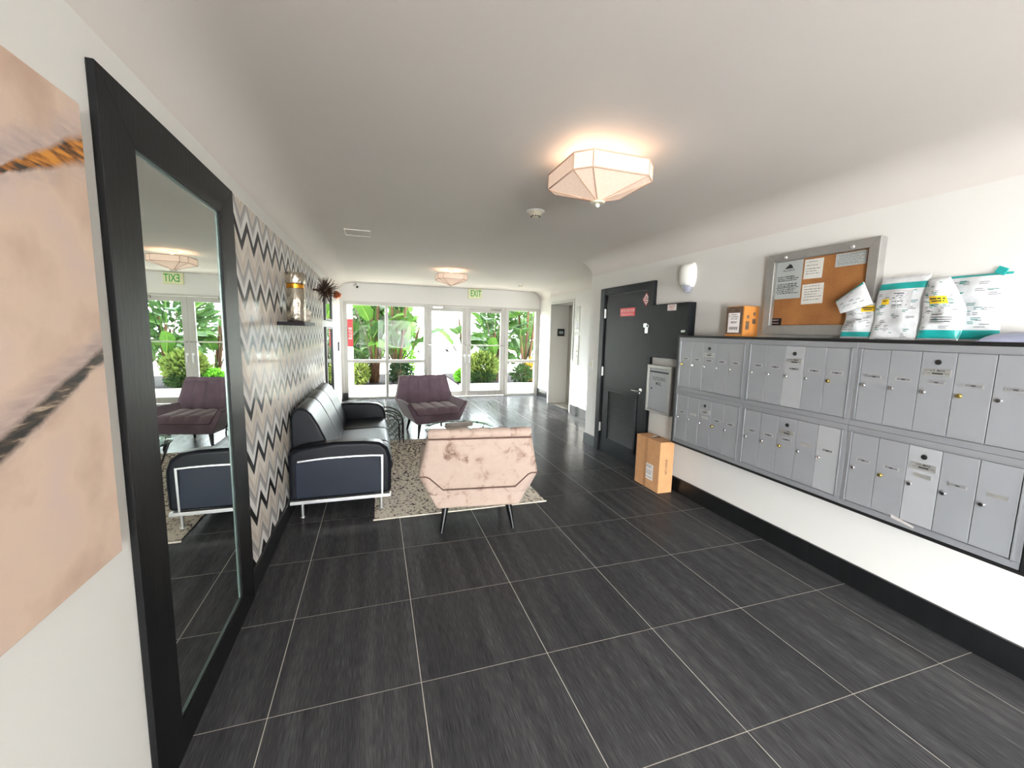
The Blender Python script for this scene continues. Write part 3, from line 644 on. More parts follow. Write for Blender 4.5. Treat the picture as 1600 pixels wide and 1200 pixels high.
ur = thing('starburst_ornament', 'spiky dark bronze starburst ornament on the left wall beyond the shelf', 'ornament', (-.13, 4.53, 2.02))
MB().ball((0, 0, 0), .035, 8).build('core', 'bronze', ur, smooth=60)
MB().tube([(0, 0, 0), (-.138, 0, 0)], .012, 8).build('wall_mount', 'bronze', ur)
sp = MB(); rc = random.Random(9)
for k in range(170):
    zz = 1-2*(k+.5)/170; a = k*2.39996; q = math.sqrt(1-zz*zz); d = Vector((q*math.cos(a), q*math.sin(a), zz)); l_ = rc.uniform(.145, .175)
    if d.x < -.55: l_ = .1
    sp.tube([d*.03, d*l_], [.0035, .0022], 5)
o = sp.build('spikes', 'bronze', ur); o['kind'] = 'stuff'
cu = thing('copper_ornament', 'small ribbed copper ornament high on the left wall near the back', 'ornament', (XL, 7.35, 2.17))
MB().lathe([(.001, 0), (.05, 0), (.075, .05), (.05, .10), (.001, .11)], (0, 0, 0), 14, axis='x').build('body', 'copper', cu)
MB().lathe([(.02, .10), (.045, .115), (.02, .13)], (0, 0, 0), 14, axis='x').build('rim', 'copper', cu)
def wall_mirror(z0, z1, label):
    t = thing('wall_mirror', label, 'mirror', (XL, 6.12, 0), group=None)
    for nm, (a0, a1, b0, b1) in (('frame_stile', (-.52, -.44, z0, z1)), ('frame_stile', (.44, .52, z0, z1)), ('frame_rail', (-.44, .44, z1-.03, z1)), ('frame_rail', (-.44, .44, z0, z0+.03))):
        MB().box(.001, .03, a0, a1, b0, b1).build(nm, 'blacktrim', t, bevel=.003)
    MB().box(.001, .012, -.44, .44, z0+.03, z1-.03).build('glass', 'mirror', t)
wall_mirror(1.675, 2.245, 'upper black-framed wall mirror, behind the starburst ornament')
wall_mirror(.42, 1.58, 'lower black-framed wall mirror, above the far end of the sofa')
cr_ = thing('card_reader', 'small dark card reader on the white wall beside the left window', 'card reader', (XL, 7.95, 1.2))
MB().box(.001, .025, -.05, .05, -.09, .09).build('body', 'dark', cr_, bevel=.006)
MB().box(.025, .027, -.03, .03, .02, .06).build('indicator', 'fargrey', cr_)

# ------------------------------------------------------------------ seating
def lounge_chair(label, fab, pipe, loc, rz):
    t = thing('lounge_chair', label, 'chair', loc, rz)
    # tub: U-shaped section running front to back
    tub = [(-.325, .215), (.325, .215), (.46, .50), (.425, .53), (.30, .345), (-.30, .345), (-.425, .53), (-.46, .50)]
    n = len(tub); mb = MB()
    def sec(y, k, dz): return [(p[0]*k, y, .215+(p[1]-.215)*dz) for p in tub]
    secs = [sec(-.37, 1.0, 1.0), sec(-.1, 1.0, 1.02), sec(.2, 1.0, .98), sec(.36, .985, .93)]
    vs_ = [p for s_ in secs for p in s_]; fs = []
    for i in range(3):
        for j in range(n): fs.append((i*n+j, i*n+(j+1) % n, (i+1)*n+(j+1) % n, (i+1)*n+j))
    fs += [(0, 1, 4, 5), (1, 2, 3, 4), (0, 5, 6, 7)]
    o3 = 3*n; fs += [(o3, o3+5, o3+4, o3+1), (o3+1, o3+4, o3+3, o3+2), (o3, o3+7, o3+6, o3+5)]
    mb.add(vs_, fs); mb.build('tub', fab, t, bevel=.014, seg=3, smooth=50)
    # seat cushion, four channels
    def chan(u, k): return abs(math.sin(math.pi*k*u))**.45
    def sf(u, v):
        wv = .295+.07*(1-(1-v)*.0)
        ed = min(1, min(v, 1-v)*9)**.5
        return ((u-.5)*2*.335, -.385+v*.58, .345 + .075*ed + .022*chan(u, 4)*ed + .012*v)
    mb = MB().shell(sf, lambda u, v: ((u-.5)*2*.30, -.375+v*.57, .335), 32, 14); mb.build('seat', fab, t, smooth=60)
    # backrest: wide hexagon leaning back, channelled front, plain rear
    prof = [(.33, .30), (.395, .36), (.455, .50), (.45, .53), (.385, .825)]
    def half(v):
        z_ = .33 + v*.495
        for (w0, a0), (w1, a1) in zip(prof, prof[1:]):
            if z_ <= a1: return w0+(w1-w0)*max(0, (z_-a0)/(a1-a0)), z_
        return prof[-1][0], z_
    def yb(v): return .36 + .075*v
    def bf(u, v):
        w_, z_ = half(v); ed = (min(1, min(v+.3, (1-v))*14)**.5)*(min(1, min(u, 1-u)*14)**.5)
        return ((u-.5)*2*w_, yb(v) - .085 - .055*(1-v)*.6 - .02*chan(u, 5)*ed, z_-.012*(1-ed))
    def bb_(u, v):
        w_, z_ = half(v); k = 1 if .0 < u < 1 else 1
        return ((u-.5)*2*w_, yb(v)+.022*(min(1, min(u, 1-u)*20)**.5)*(min(1, (1-v)*12)**.5), .33+(z_-.33)*.93)
    MB().shell(bf, bb_, 40, 16).build('backrest', fab, t, smooth=60)
    # padded top roll with stitched channels
    mb = MB()
    for k in range(5):
        x0_ = -.385+.77*k/5; x1_ = x0_+.77/5
        mb.tube([(x0_+.001, .40, .808), (x0_+.02, .40, .81), ((x0_+x1_)/2, .40, .811), (x1_-.02, .40, .81), (x1_-.001, .40, .808)], [.034, .039, .041, .039, .034], 14)
    mb.build('top_roll', fab, t, smooth=60)
    # piping where the back meets the tub
    yy = .36*.985+.03
    mp_ = (lambda *a: MB().tube(*a).build('piping', pipe, t, smooth=60))
    mp_([(-.452, yy+.018, .487), (-.40, yy+.025, .49), (-.375, yy+.025, .478), (-.275, yy+.02, .382), (.275, yy+.02, .382), (.375, yy+.025, .478), (.40, yy+.025, .49), (.452, yy+.018, .487)], .0055, 6)
    mp_([(-.45, -.385, .515), (-.425, -.388, .532), (-.305, -.392, .347), (.305, -.392, .347), (.425, -.388, .532), (.45, -.385, .515)], .006, 6)
    mp_([(-.385, .455, .783), (.385, .455, .783)], .005, 6)
    for sx in (-1, 1):
        for ya, yb_ in ((-.25, -.30), (.25, .32)):
            MB().tube([(sx*.245, ya, .225), (sx*.285, yb_, .0122 if (ya < 0 and loc[1] < 4) else 0)], [.029, .014], 12).build('leg', 'blacklac', t, smooth=50)
    return t
lounge_chair('stained blush velvet lounge chair seen from behind at the rug edge', 'blush', 'blushdark', (1.225, 2.26, 0), R(180-7))
lounge_chair('mauve velvet lounge chair facing the room in front of the doors', 'mauve', 'mauvedark', (1.235, 5.29, 0), R(11))

so = thing('leather_sofa', 'black leather three-seat sofa with a chrome frame against the chevron wallpaper', 'sofa', (0, 0, 0))
arm = [(-.25, .15), (-.25, .52), (-.235, .555), (-.16, .588), (.104, .622), (.333, .618), (.46, .600), (.525, .552), (.553, .47), (.556, .387), (.55, .15)]
Y0, Y1 = 2.55, 4.66
for k, (ya, yb_) in enumerate(((Y0, Y0+.15), (Y1-.15, Y1))):
    a_ = MB().prism(arm, 'y', ya, yb_).build('arm', 'leather', so, bevel=.03, seg=4, smooth=50)
    yo = ya if k == 0 else yb_; sg = -1 if k == 0 else 1
    pn = MB(); pn.prism([(-.2, .165), (-.2, .47), (.05, .492), (.25, .493), (.465, .482), (.478, .165)], 'y', yo+sg*.006, yo-sg*.01)
    pn.build('side_panel', 'leatherside', a_, bevel=.008, smooth=50)
    fr = MB(); pth = [(-.18, .478), (-.05, .489), (.05, .496), (.25, .498), (.40, .494), (.48, .488)]
    for (xa, za), (xb, zb) in zip(pth, pth[1:]): fr.prism([(xa, za-.006), (xb, zb-.006), (xb, zb+.006), (xa, za+.006)], 'y', yo+sg*.010, yo-sg*.004)
    fr.prism([(.468, .14), (.482, .14), (.488, .494), (.472, .494)], 'y', yo+sg*.012, yo-sg*.004)
    fr.build('side_frame', 'chromewhite', a_)
    MB().box(-.245, .545, yo+sg*.014, yo-sg*.03, .118, .146).build('base_rail', 'chromewhite', so, bevel=.002)
    for xl, zl in ((-.155, 0), (.466, .0122)):
        lg = MB(); lg.tube([(xl, yo-sg*.005, .118), (xl, yo-sg*.005, zl+.004)], .0125, 12); lg.lathe([(.001, 0), (.02, 0), (.02, .005), (.001, .006)], (xl, yo-sg*.005, zl), 12)
        lg.build('leg', 'chromewhite', so, smooth=40)
ba = MB(); ba.box(-.24, .52, Y0+.14, Y1-.14, .15, .30); ba.build('base', 'leather', so, bevel=.02, smooth=50)
ya, yb_ = Y0+.15, Y1-.15; st = (yb_-ya)/3
seatp = [(.02, .27), (.50, .27), (.55, .285), (.573, .33), (.57, .385), (.54, .418), (.45, .43), (.02, .415)]
backp = [(-.245, .36), (-.25, .80), (-.235, .86), (-.19, .895), (-.13, .885), (-.085, .84), (-.03, .74), (.03, .60), (.075, .50), (.085, .42), (.06, .36)]
for k in range(3):
    MB().prism(seatp, 'y', ya+k*st+.003, ya+(k+1)*st-.003).build('seat_cushion', 'leather', so, bevel=.022, seg=4, smooth=50)
    MB().prism(backp, 'y', ya+k*st+.002, ya+(k+1)*st-.002).build('back_cushion', 'leather', so, bevel=.02, seg=4, smooth=50)

ru = thing('rug', 'beige rug with dark speckled rows under the seating', 'rug', (0, 0, 0))
MB().box(.41, 1.925, 2.345, 4.85, .0005, .011).build('pile', 'rug', ru, bevel=.003)
for ya in (2.333, 4.848): MB().box(.398, 1.937, ya, ya+.014, .0003, .012).build('binding', 'coral', ru, bevel=.003)

ct = thing('coffee_table', 'round glass coffee table behind the blush chair', 'table', (1.38, 3.72, .011))
MB().lathe([(.001, 0), (.405, 0), (.41, .003), (.41, .009), (.405, .012), (.001, .012)], (0, 0, .408), 56).build('glass_top', 'glasstable', ct, smooth=40)
MB().tube([(.40*math.cos(2*math.pi*i/48), .40*math.sin(2*math.pi*i/48), .40) for i in range(48)], .008, 6, closed=True).build('top_ring', 'blackmetal', ct, smooth=60)
for k in range(3):
    a = 2*math.pi*k/3+.5; MB().tube([(.395*math.cos(a), .395*math.sin(a), .40), (.25*math.cos(a), .25*math.sin(a), .006)], .009, 8).build('leg', 'blackmetal', ct, smooth=60)
mg = thing('rolled_magazine', 'loosely rolled magazine on the glass coffee table', 'magazine', (1.37, 3.71, .4315), R(6))
sp_ = [(math.cos(t_)*(.022+.0035*t_/6.28)*1.4, .028+math.sin(t_)*(.022+.0035*t_/6.28)) for t_ in [i*.35 for i in range(40)]]
mb = MB(); nn = len(sp_)
mb.add([(-.16, p[0], p[1]) for p in sp_]+[(.16, p[0], p[1]) for p in sp_], [(i, i+1, nn+i+1, nn+i) for i in range(nn-1)])
o = mb.build('pages', 'paper', mg, smooth=60, fixn=False); sm = o.modifiers.new('s', 'SOLIDIFY'); sm.thickness = .0016
cv = MB(); cv.box(-.17, .1, -.10, .09, .0006, .0036); cv.build('cover', 'paper', mg)

mr = thing('wire_magazine_rack', 'black wire rack with arched diamond lattice ends beside the sofa', 'rack', (.54, 4.84, .0122))
def arch(w_, h_, y):
    pts = [(-w_, y, .0)] + [(-w_, y, h_-.20)]
    pts += [(-w_*math.cos(math.pi*i/14), y, h_-.20 + .20*math.sin(math.pi*i/14)**.8) for i in range(1, 14)]
    return pts + [(w_, y, h_-.20), (w_, y, 0)]
for y in (-.13, .13):
    fr = MB().tube(arch(.25, .46, y), .009, 7).build('arch_frame', 'blackmetal', mr, smooth=60)
    lt = MB(); lt.tube([(-.245, y, .33), (.245, y, .33)], .005, 6); lt.tube([(-.25, y, .05), (.25, y, .05)], .005, 6)
    for k in range(-4, 8):
        for sg in (1, -1):
            xa, za, xb, zb = -.25+.09*k, .05, -.25+.09*k+.25, .33
            if sg < 0: xa, xb = xa+.25, xa
            # clip to the frame
            pts = []
            for i in range(9):
                xx, zz = xa+(xb-xa)*i/8, za+(zb-za)*i/8
                if -.25 <= xx <= .25: pts.append((xx, y, zz))
            if len(pts) > 1: lt.tube([pts[0], pts[-1]], .0045, 5)
    lt.build('lattice', 'blackmetal', mr, smooth=60)
    MB().tube(arch(.20, .40, y*.8), .007, 7).build('inner_arch', 'blackmetal', mr, smooth=60)
for z_ in (.05, .33):
    for sx in (-1, 1): MB().tube([(sx*.25, -.13, z_), (sx*.25, .13, z_)], .005, 6).build('side_rod', 'blackmetal', mr)

# ------------------------------------------------------------------ ceiling fixtures
def ceiling_lamp(x, y, label):
    t = thing('ceiling_lamp', label, 'lamp', (x, y, CE), group='ceiling lamps with octagonal shades')
    s_, c_ = .234, .072
    oct_ = [(-s_, s_-c_), (-s_, -(s_-c_)), (-(s_-c_), -s_), (s_-c_, -s_), (s_, -(s_-c_)), (s_, s_-c_), (s_-c_, s_), (-(s_-c_), s_)]
    zt, zl, zf = 2.47-CE, 2.389-CE, 2.312-CE
    mb = MB(); n = 8
    vs_ = [(p[0], p[1], zt) for p in oct_]+[(p[0], p[1], zl) for p in oct_]+[(p[0]*.10, p[1]*.10, zf) for p in oct_]
    fs = [(i, (i+1) % n, n+(i+1) % n, n+i) for i in range(n)] + [(n+i, n+(i+1) % n, 2*n+(i+1) % n, 2*n+i) for i in range(n)]
    mb.add(vs_, fs); o = mb.build('shade', 'shade', t); sm = o.modifiers.new('s', 'SOLIDIFY'); sm.thickness = .003
    pp = MB()
    for z_ in (zt, zl): pp.tube([(p[0]*1.003, p[1]*1.003, z_) for p in oct_], .004, 6, closed=True)
    for p in oct_: pp.tube([(p[0]*1.003, p[1]*1.003, zt), (p[0]*1.003, p[1]*1.003, zl), (p[0]*.10, p[1]*.10, zf-.002)], .0035, 6)
    pp.build('shade_ribs', 'shadeseam', t, smooth=60)
    MB().lathe([(.001, 0), (.036, .0), (.042, .008), (.036, .014), (.012, .016), (.010, .03)][::-1], (0, 0, zf-.018), 20).build('finial_plate', 'cream', t, smooth=50)
    MB().ball((0, 0, zf-.028), .012, 8).build('finial_knob', 'white', t, smooth=60)
    MB().lathe([(.001, 0), (.06, 0), (.06, -.02), (.02, -.03), (.012, -.22), (.001, -.22)], (0, 0, -.0005), 20).build('stem', 'white', t, smooth=50)
    for k in range(2):
        MB().ball((.085*(1-2*k), 0, -.088), .027, 8).build('bulb', M['bulb'], t, smooth=60)
        lp = light('lamp_bulb_light', 'POINT', (x+.085*(1-2*k), y, CE-.088), 3.4, (1.0, .80, .58), shadow_soft_size=.03)
M['bulb'] = pm('lit_bulb', (1, .9, .8, 1), .4, emit=(1, .78, .55), estr=6)
ceiling_lamp(1.64, 1.078, 'octagonal fabric ceiling lamp with a glowing halo, the nearer one')
ceiling_lamp(1.646, 5.9, 'octagonal fabric ceiling lamp by the EXIT sign, the far one')
def smoke(x, y, s_, label):
    t = thing('smoke_detector', label, 'smoke detector', (x, y, CE))
    MB().lathe([(.001, -.012), (.068*s_, -.012), (.074*s_, -.006), (.074*s_, 0), (.001, 0)], (0, 0, -.0005), 28).build('mounting_base', 'white', t, smooth=40)
    MB().lathe([(.001, -.05*s_), (.028*s_, -.05*s_), (.034*s_, -.044*s_), (.05*s_, -.026*s_), (.06*s_, -.012), (.001, -.012)], (0, 0, 0), 28).build('housing', 'cream', t, smooth=40)
    v = MB()
    for k in range(10): a = 2*math.pi*k/10; v.box(.033*s_*math.cos(a)-.006, .033*s_*math.cos(a)+.006, .033*s_*math.sin(a)-.006, .033*s_*math.sin(a)+.006, -.0475*s_, -.041*s_)
    v.build('vent_slots', 'dark', t)
smoke(1.70, 2.215, 1.0, 'round cream smoke detector between the two ceiling lamps')
smoke(3.32, 7.25, .9, 'small white smoke detector on the ceiling near the elevator')
ha = thing('ceiling_hatch', 'flush square access panel in the ceiling left of the far lamp', 'hatch', (.285, 3.66, CE))
MB().box(-.118, .118, -.135, .135, -.003, -.0005).build('panel', 'ceiling', ha)
hf = MB(); hf.box(-.125, .125, -.145, -.137, -.006, -.0005); hf.box(-.125, .125, .137, .145, -.006, -.0005); hf.box(-.125, -.12, -.137, .137, -.006, -.0005); hf.box(.12, .125, -.137, .137, -.006, -.0005)
hf.build('frame', 'white', ha)
ex = thing('exit_sign', 'cream EXIT sign with green letters above the glass doors', 'sign', (2.683, YB, 2.44))
MB().box(-.16, .16, -.055, -.001, -.115, .105).build('housing', 'signcream', ex, bevel=.006)
MB().text('EXIT', .205, (.018, -.0552, -.006), (1, 0, 0), (0, 0, 1), sx=.62, bold=.012).build('lettering', 'green', ex)
sc = thing('security_camera', 'white bullet security camera high on the back wall', 'camera', (.05, YB, 2.47))
MB().lathe([(.001, -.02), (.045, -.02), (.05, -.001), (.001, -.001)], (0, 0, .03), 20, axis='y').build('mount', 'white', sc, smooth=40)
bm = MB(); bm.lathe([(.001, -.13), (.03, -.13), (.04, -.12), (.042, -.02), (.03, 0), (.001, 0)], (0, 0, 0), 20, axis='y'); bm.xf(Matrix.Translation((0.0, -.03, .02)) @ Matrix.Rotation(R(22), 4, 'X') @ Matrix.Rotation(R(20), 4, 'Z')); bm.build('body', 'white', sc, smooth=40)
bm = MB(); bm.lathe([(.001, -.137), (.024, -.136), (.026, -.13), (.001, -.12)], (0, 0, 0), 20, axis='y'); bm.xf(Matrix.Translation((0.0, -.03, .02)) @ Matrix.Rotation(R(22), 4, 'X') @ Matrix.Rotation(R(20), 4, 'Z')); bm.build('lens', 'dark', sc, smooth=40)
rs = thing('fire_sign', 'narrow red sign with white writing at the left edge of the glazing', 'sign', (-.075, Yg-.012, 1.465))
MB().box(-.055, .055, -.004, .004, -.305, .305).build('board', 'red', rs, bevel=.002)
MB().box(-.038, .038, -.0052, -.004, -.14, .12).build('white_panel', 'pinktext', rs)
MB().text('FIRE', .10, (0, -.0053, -.01), (0, 0, 1), (-1, 0, 0), bold=.01).build('lettering', 'red', rs)

# ------------------------------------------------------------------ right wall: meter room door
d2 = group_struct('door_2')
cs = MB(); cs.box(3.284, XR, 2.752, 2.85, 0, 2.15); cs.box(3.284, XR, 3.775, 3.876, 0, 2.15); cs.box(3.284, XR, 2.85, 3.775, 2.065, 2.15)
cs.build('casing', 'blackpaint', d2, bevel=.004)
MB().box(3.313, XR, 2.852, 3.773, .0, 2.063).build('door_stop', 'dark', d2)
ls = MB(); gy0, gy1, gz0, gz1 = 2.97, 3.62, .18, .87
for b_ in ((2.856, 3.735, gz1, 2.05), (2.856, 3.735, .012, gz0), (2.856, gy0, gz0, gz1), (gy1, 3.735, gz0, gz1)): ls.box(3.305, 3.316, *b_)
slab = ls.build('door_slab', 'blackpaint', d2, bevel=.0015)
vt = MB(); fw = .035
for b_ in ((gy0-.01, gy1+.01, gz1-fw, gz1+.01), (gy0-.01, gy1+.01, gz0-.01, gz0+fw), (gy0-.01, gy0+fw, gz0, gz1), (gy1-fw, gy1+.01, gz0, gz1)): vt.box(3.296, 3.306, *b_)
vt = vt.build('vent_grille', 'blackpaint', d2, bevel=.0015)
sm_ = None
for k in range(24):
    z_ = gz0+fw+.008 + k*(gz1-gz0-2*fw-.02)/23.2
    if sm_ is None:
        o = MB().prism([(3.300, 0), (3.302, 0), (3.314, .016), (3.312, .016)], 'y', gy0+fw, gy1-fw).build('slat', 'blackpaint', vt); sm_ = o.data
    else: o = bpy.data.objects.new('slat', sm_); COL.objects.link(o); o.parent = vt
    o.location = (0, 0, z_)
for z_ in (1.83, 1.08, .336):
    h = MB(); h.box(3.290, 3.306, 3.742, 3.768, z_-.055, z_+.055); h.tube([(3.288, 3.755, z_-.06), (3.288, 3.755, z_+.06)], .007, 8); h.build('hinge', 'plate', d2)
lv = MB(); lv.lathe([(.001, 0), (.03, 0), (.032, -.01), (.001, -.014)], (3.305, 2.905, .93), 18, axis='x'); lv.tube([(3.30, 2.905, .93), (3.258, 2.905, .93), (3.252, 2.925, .93), (3.252, 3.02, .928)], .010, 8)
lv.build('lever_handle', 'chrome', d2, smooth=50)
pl = thing('padlock', 'silver padlock and hasp on the black meter room door', 'padlock', (3.305, 2.85, 1.64))
MB().box(-.012, -.001, -.06, .07, .012, .055).build('hasp', 'chromewhite', pl, bevel=.003)
MB().tube([(-.018, -.012+.024*math.cos(q), .012+.03*math.sin(q)) for q in [math.pi*i/10 for i in range(11)]], .004, 7).build('shackle', 'chrome', pl, smooth=60)
MB().box(-.03, -.006, -.038, .014, -.055, .014).build('lock_body', 'chromewhite', pl, bevel=.004)
sg = thing('meter_room_sign', 'red sign with pale writing on the black door', 'sign', (3.304, 3.262, 1.834))
MB().box(-.003, .0005, -.152, .152, -.048, .048).build('board', 'red', sg)
tx = MB(); tx.text('ELECTRIC METER ROOM', .043, (-.003, 0, .014), (0, -1, 0), (0, 0, 1), sx=.60, bold=.012); tx.text('AUTHORIZED PERSONNEL ONLY', .024, (-.003, 0, -.028), (0, -1, 0), (0, 0, 1), sx=.70, bold=.006); tx.build('lettering', 'pinktext', sg)
dm = thing('diamond_sticker', 'white and red diamond-shaped sticker at the top of the black door', 'sign', (3.304, 2.91, 1.96))
MB().prism([(0, -.075), (.068, 0), (0, .075), (-.068, 0)], 'x', -.001, .0).build('border', 'red', dm)
MB().prism([(0, -.062), (.055, 0), (0, .062), (-.055, 0)], 'x', -.0016, -.001).build('face', 'whiteprint', dm)
pr = MB(); pr.prism([(-.016, .012), (.016, .012), (0, .042)], 'x', -.0020, -.0016); pr.prism([(-.042, -.004), (.042, -.004), (.036, .006), (-.036, .006)], 'x', -.0020, -.0016); pr.prism([(-.02, -.03), (.02, -.03), (.02, -.018), (-.02, -.018)], 'x', -.0020, -.0016); pr.build('printed_mark', 'redtext', dm)
sw = thing('light_switch', 'white double light switch between the corner and the black door', 'switch', (XR, 4.10, 1.14))
MB().box(-.006, -.0005, -.045, .045, -.06, .06).build('plate', 'white', sw, bevel=.002)
for k in (-1, 1): MB().box(-.010, -.006, k*.02-.012, k*.02+.012, -.032, .032).build('rocker', 'cream', sw, bevel=.002)

fa = thing('alarm_panel_cabinet', 'black wall cabinet with a FACP label beside the door', 'cabinet', (XR, 2.44, 1.61))
MB().box(-.074, -.001, -.29, .305, -.275, .275).build('body', 'blackpaint', fa, bevel=.003)
dr = MB().box(-.083, -.075, -.285, .30, -.27, .27).build('door', 'blackpaint', fa, bevel=.003)
lb = MB(); lb.box(-.0845, -.083, -.115, .015, .204, .264, 0); lb.text('FACP', .04, (-.0845, -.05, .241), (0, -1, 0), (0, 0, 1), 1, sx=.85, bold=.01); lb.text('INSIDE', .018, (-.0845, -.05, .217), (0, -1, 0), (0, 0, 1), 1, bold=.006)
lb.build('label', ['paper', 'redtext'], fa)
for yk in (-.225, -.25): MB().lathe([(.001, -.012), (.010, -.012), (.012, -.001), (.001, 0)], (-.083, yk, 0.0), 12, axis='x').build('lock', 'chromewhite', fa, smooth=40)
al = thing('fire_alarm_strobe', 'white fire alarm with a clear strobe lens high on the right wall', 'alarm', (XR, 2.26, 2.13))
mb = MB(); 
def alf(u, v):
    a = math.pi*(u-.5); w_ = .085*(1-abs(2*v-1)**3*.35); return (-.03-.075*math.cos(a)*(1-abs(2*v-1)**4)**.5, w_*math.sin(a), -.10+.225*v)
mb.shell(alf, lambda u, v: (-.001, .085*(1-abs(2*v-1)**3*.35)*math.sin(math.pi*(u-.5)), -.10+.225*v), 16, 12); mb.build('housing', 'white', al, smooth=50)
mb = MB()
def lnf(u, v):
    a = math.pi*(u-.5)*.8; w_ = .062*(1-v)**.6+.006; return (-.03-.062*math.cos(a)*(.35+.65*(1-v)), w_*math.sin(a), -.055-.095*v)
mb.shell(lnf, lambda u, v: (-.005, (.062*(1-v)**.6+.006)*math.sin(math.pi*(u-.5)*.8), -.055-.095*v), 12, 8); mb.build('strobe_lens', 'lens', al, smooth=50)
MB().box(-.085, -.07, -.012, .02, .085, .10).build('top_vent', 'dark', al)

om = thing('outgoing_mail_box', 'grey OUTGOING MAIL box on the wall by the black door', 'mailbox', (XR, 2.525, 1.005))
MB().box(-.066, -.001, -.19, .195, -.25, .25).build('body', 'mailgrey', om, bevel=.003)
fr = MB()
for b_ in ((-.19, .195, .215, .25), (-.19, .195, -.25, -.225), (-.19, -.155, -.225, .215), (.165, .195, -.225, .215)): fr.box(-.083, -.066, *b_)
fr.build('front_frame', 'silver', om, bevel=.004)
dd = MB().box(-.074, -.066, -.153, .163, -.223, .213).build('door', 'maildoor', om, bevel=.002)
MB().box(-.0755, -.074, -.145, .155, .172, .188).build('slot', 'dark', om)
tx = MB(); tx.text('OUTGOING', .052, (-.0742, .005, .108), (0, -1, 0), (0, 0, 1), sx=.72, bold=.004); tx.text('MAIL', .052, (-.0742, .005, .058), (0, -1, 0), (0, 0, 1), sx=.8, bold=.004); tx.build('lettering', 'ink', om)
MB().lathe([(.001, -.004), (.009, -.004), (.009, 0), (.001, 0)], (-.074, .115, .0), 12, axis='x').build('lock', 'dark', om)

# ------------------------------------------------------------------ mailbox wall
XM = 3.14
sr = thing('mailbox_surround', 'black boxed surround and ledge holding the mailbox banks', 'shelf', (0, 0, 0))
MB().box(XM-.004, XR-.001, -.20, 2.15, 1.553, 1.572).build('ledge', 'blacktrim', sr, bevel=.002)
MB().box(XM-.004, XR-.001, -.20, 2.15, .548, .562).build('bottom_board', 'blacktrim', sr, bevel=.002)
MB().box(XM-.004, XR-.001, 2.137, 2.15, .562, 1.553).build('end_board', 'blacktrim', sr, bevel=.002); MB().box(XM-.004, XR-.001, -.20, -.166, .562, 1.553).build('end_board', 'blacktrim', sr, bevel=.002)
UW = .765
def mail_unit(y1, z0, label, pale, seed, missing=()):
    t = thing('mailbox_unit', label, 'mailbox', (XM, y1, z0), group=None)
    H = .494
    MB().box(.012, .17, -UW, 0, 0, H).build('case', 'mailgrey', t)
    dz0, dz1, dy0, dy1 = .038, .455, -.03, -.73
    fr = MB()
    for b_ in ((-.0005, -UW+.0005, dz1+.003, H-.0005), (-.0005, -UW+.0005, .0005, dz0-.003), (-.0005, dy0+.003, dz0-.003, dz1+.003), (dy1-.003, -UW+.0005, dz0-.003, dz1+.003)): fr.box(0, .02, *b_)
    fr.build('front_frame', 'mailgrey', t, bevel=.002)
    lip = MB()
    for b_ in ((dy0+.010, dy1-.010, dz1+.004, dz1+.010), (dy0+.010, dy1-.010, dz0-.010, dz0-.004), (dy0+.010, dy0+.004, dz0-.01, dz1+.01), (dy1-.004, dy1-.010, dz0-.01, dz1+.01)): lip.box(-.003, .0, *b_)
    lip.build('frame_lip', 'mailgrey', t)
    dw = .14
    for k in range(5):
        a = dy0-k*dw; b_ = a-dw+.0025
        d = MB().box(.001, .012, a-.001, b_, dz0, dz1).build('door', 'maildoor2' if k in pale else 'maildoor', t, bevel=.0012)
        c = (a+b_)/2
        pn = MB(); pn.box(-.0012, .001, c+.032, c-.04, dz1-.162, dz1-.142, 0)
        if (k not in missing): pn.box(-.0018, -.0012, c+.026, c-.034, dz1-.158, dz1-.146, 1); pn.box(-.0022, -.0018, c+.004, c-.012, dz1-.156, dz1-.149, 2)
        pn.build('name_plate', ['plate', 'inkgrey', 'ink'], d)
        lk = MB(); lk.lathe([(.001, -.013), (.0085, -.013), (.0105, -.010), (.012, -.002), (.012, .002)], (0, c+.042, dz1-.207), 14, axis='x'); lk.box(-.0136, -.012, c+.0405, c+.0435, dz1-.212, dz1-.202, 1)
        lk.build('lock', ['brass' if (k+seed) % 5 == 0 else 'chrome', 'dark'], d, smooth=40)
        if k == 2:
            MB().lathe([(.001, -.004), (.012, -.004), (.0135, 0), (.0135, .002)], (0, c, dz1-.05), 16, axis='x').build('master_lock', 'dark', d, smooth=40)
            mp = MB(); mp.box(-.002, .001, c+.05, c-.056, dz1-.121, dz1-.084, 0); mp.text('U.S. MAIL', .016, (-.002, c-.003, dz1-.093), (0, -1, 0), (0, 0, 1), 1, sx=1.0, bold=.006); mp.box(-.0028, -.002, c+.018, c-.026, dz1-.111, dz1-.103, 1)
            mp.box(-.0024, -.002, c+.045, c+.022, dz1-.107, dz1-.105, 1); mp.box(-.0024, -.002, c-.03, c-.05, dz1-.107, dz1-.105, 1)
            mp.build('mail_plate', ['plate', 'ink'], d)
    return t
for k, (nm, nm2) in enumerate((('farthest bank, next to the OUTGOING MAIL box', 0), ('middle bank, below the cork notice board', 0), ('nearest bank, at the right edge', 0))):
    y1 = 2.132-k*UW
    mail_unit(y1, 1.059, 'upper row grey five-door mailbox unit, ' + ('beside the black alarm cabinet', 'under the cork notice board', 'under the white parcels')[k], ((), (2,), ())[k], k)
    mail_unit(y1, .565, 'lower row grey five-door mailbox unit, ' + ('above the tall cardboard box', 'in the middle with its rightmost door paler', 'with a pink leaflet stuck at its bottom edge')[k], ((), (4,), (2,))[k], k+2, ((1, 2), (3,), (2, 4))[k])
lf = thing('leaflet', 'small pink and white leaflet stuck at the bottom edge of the mailboxes', 'leaflet', (XM-.006, .27, .585))
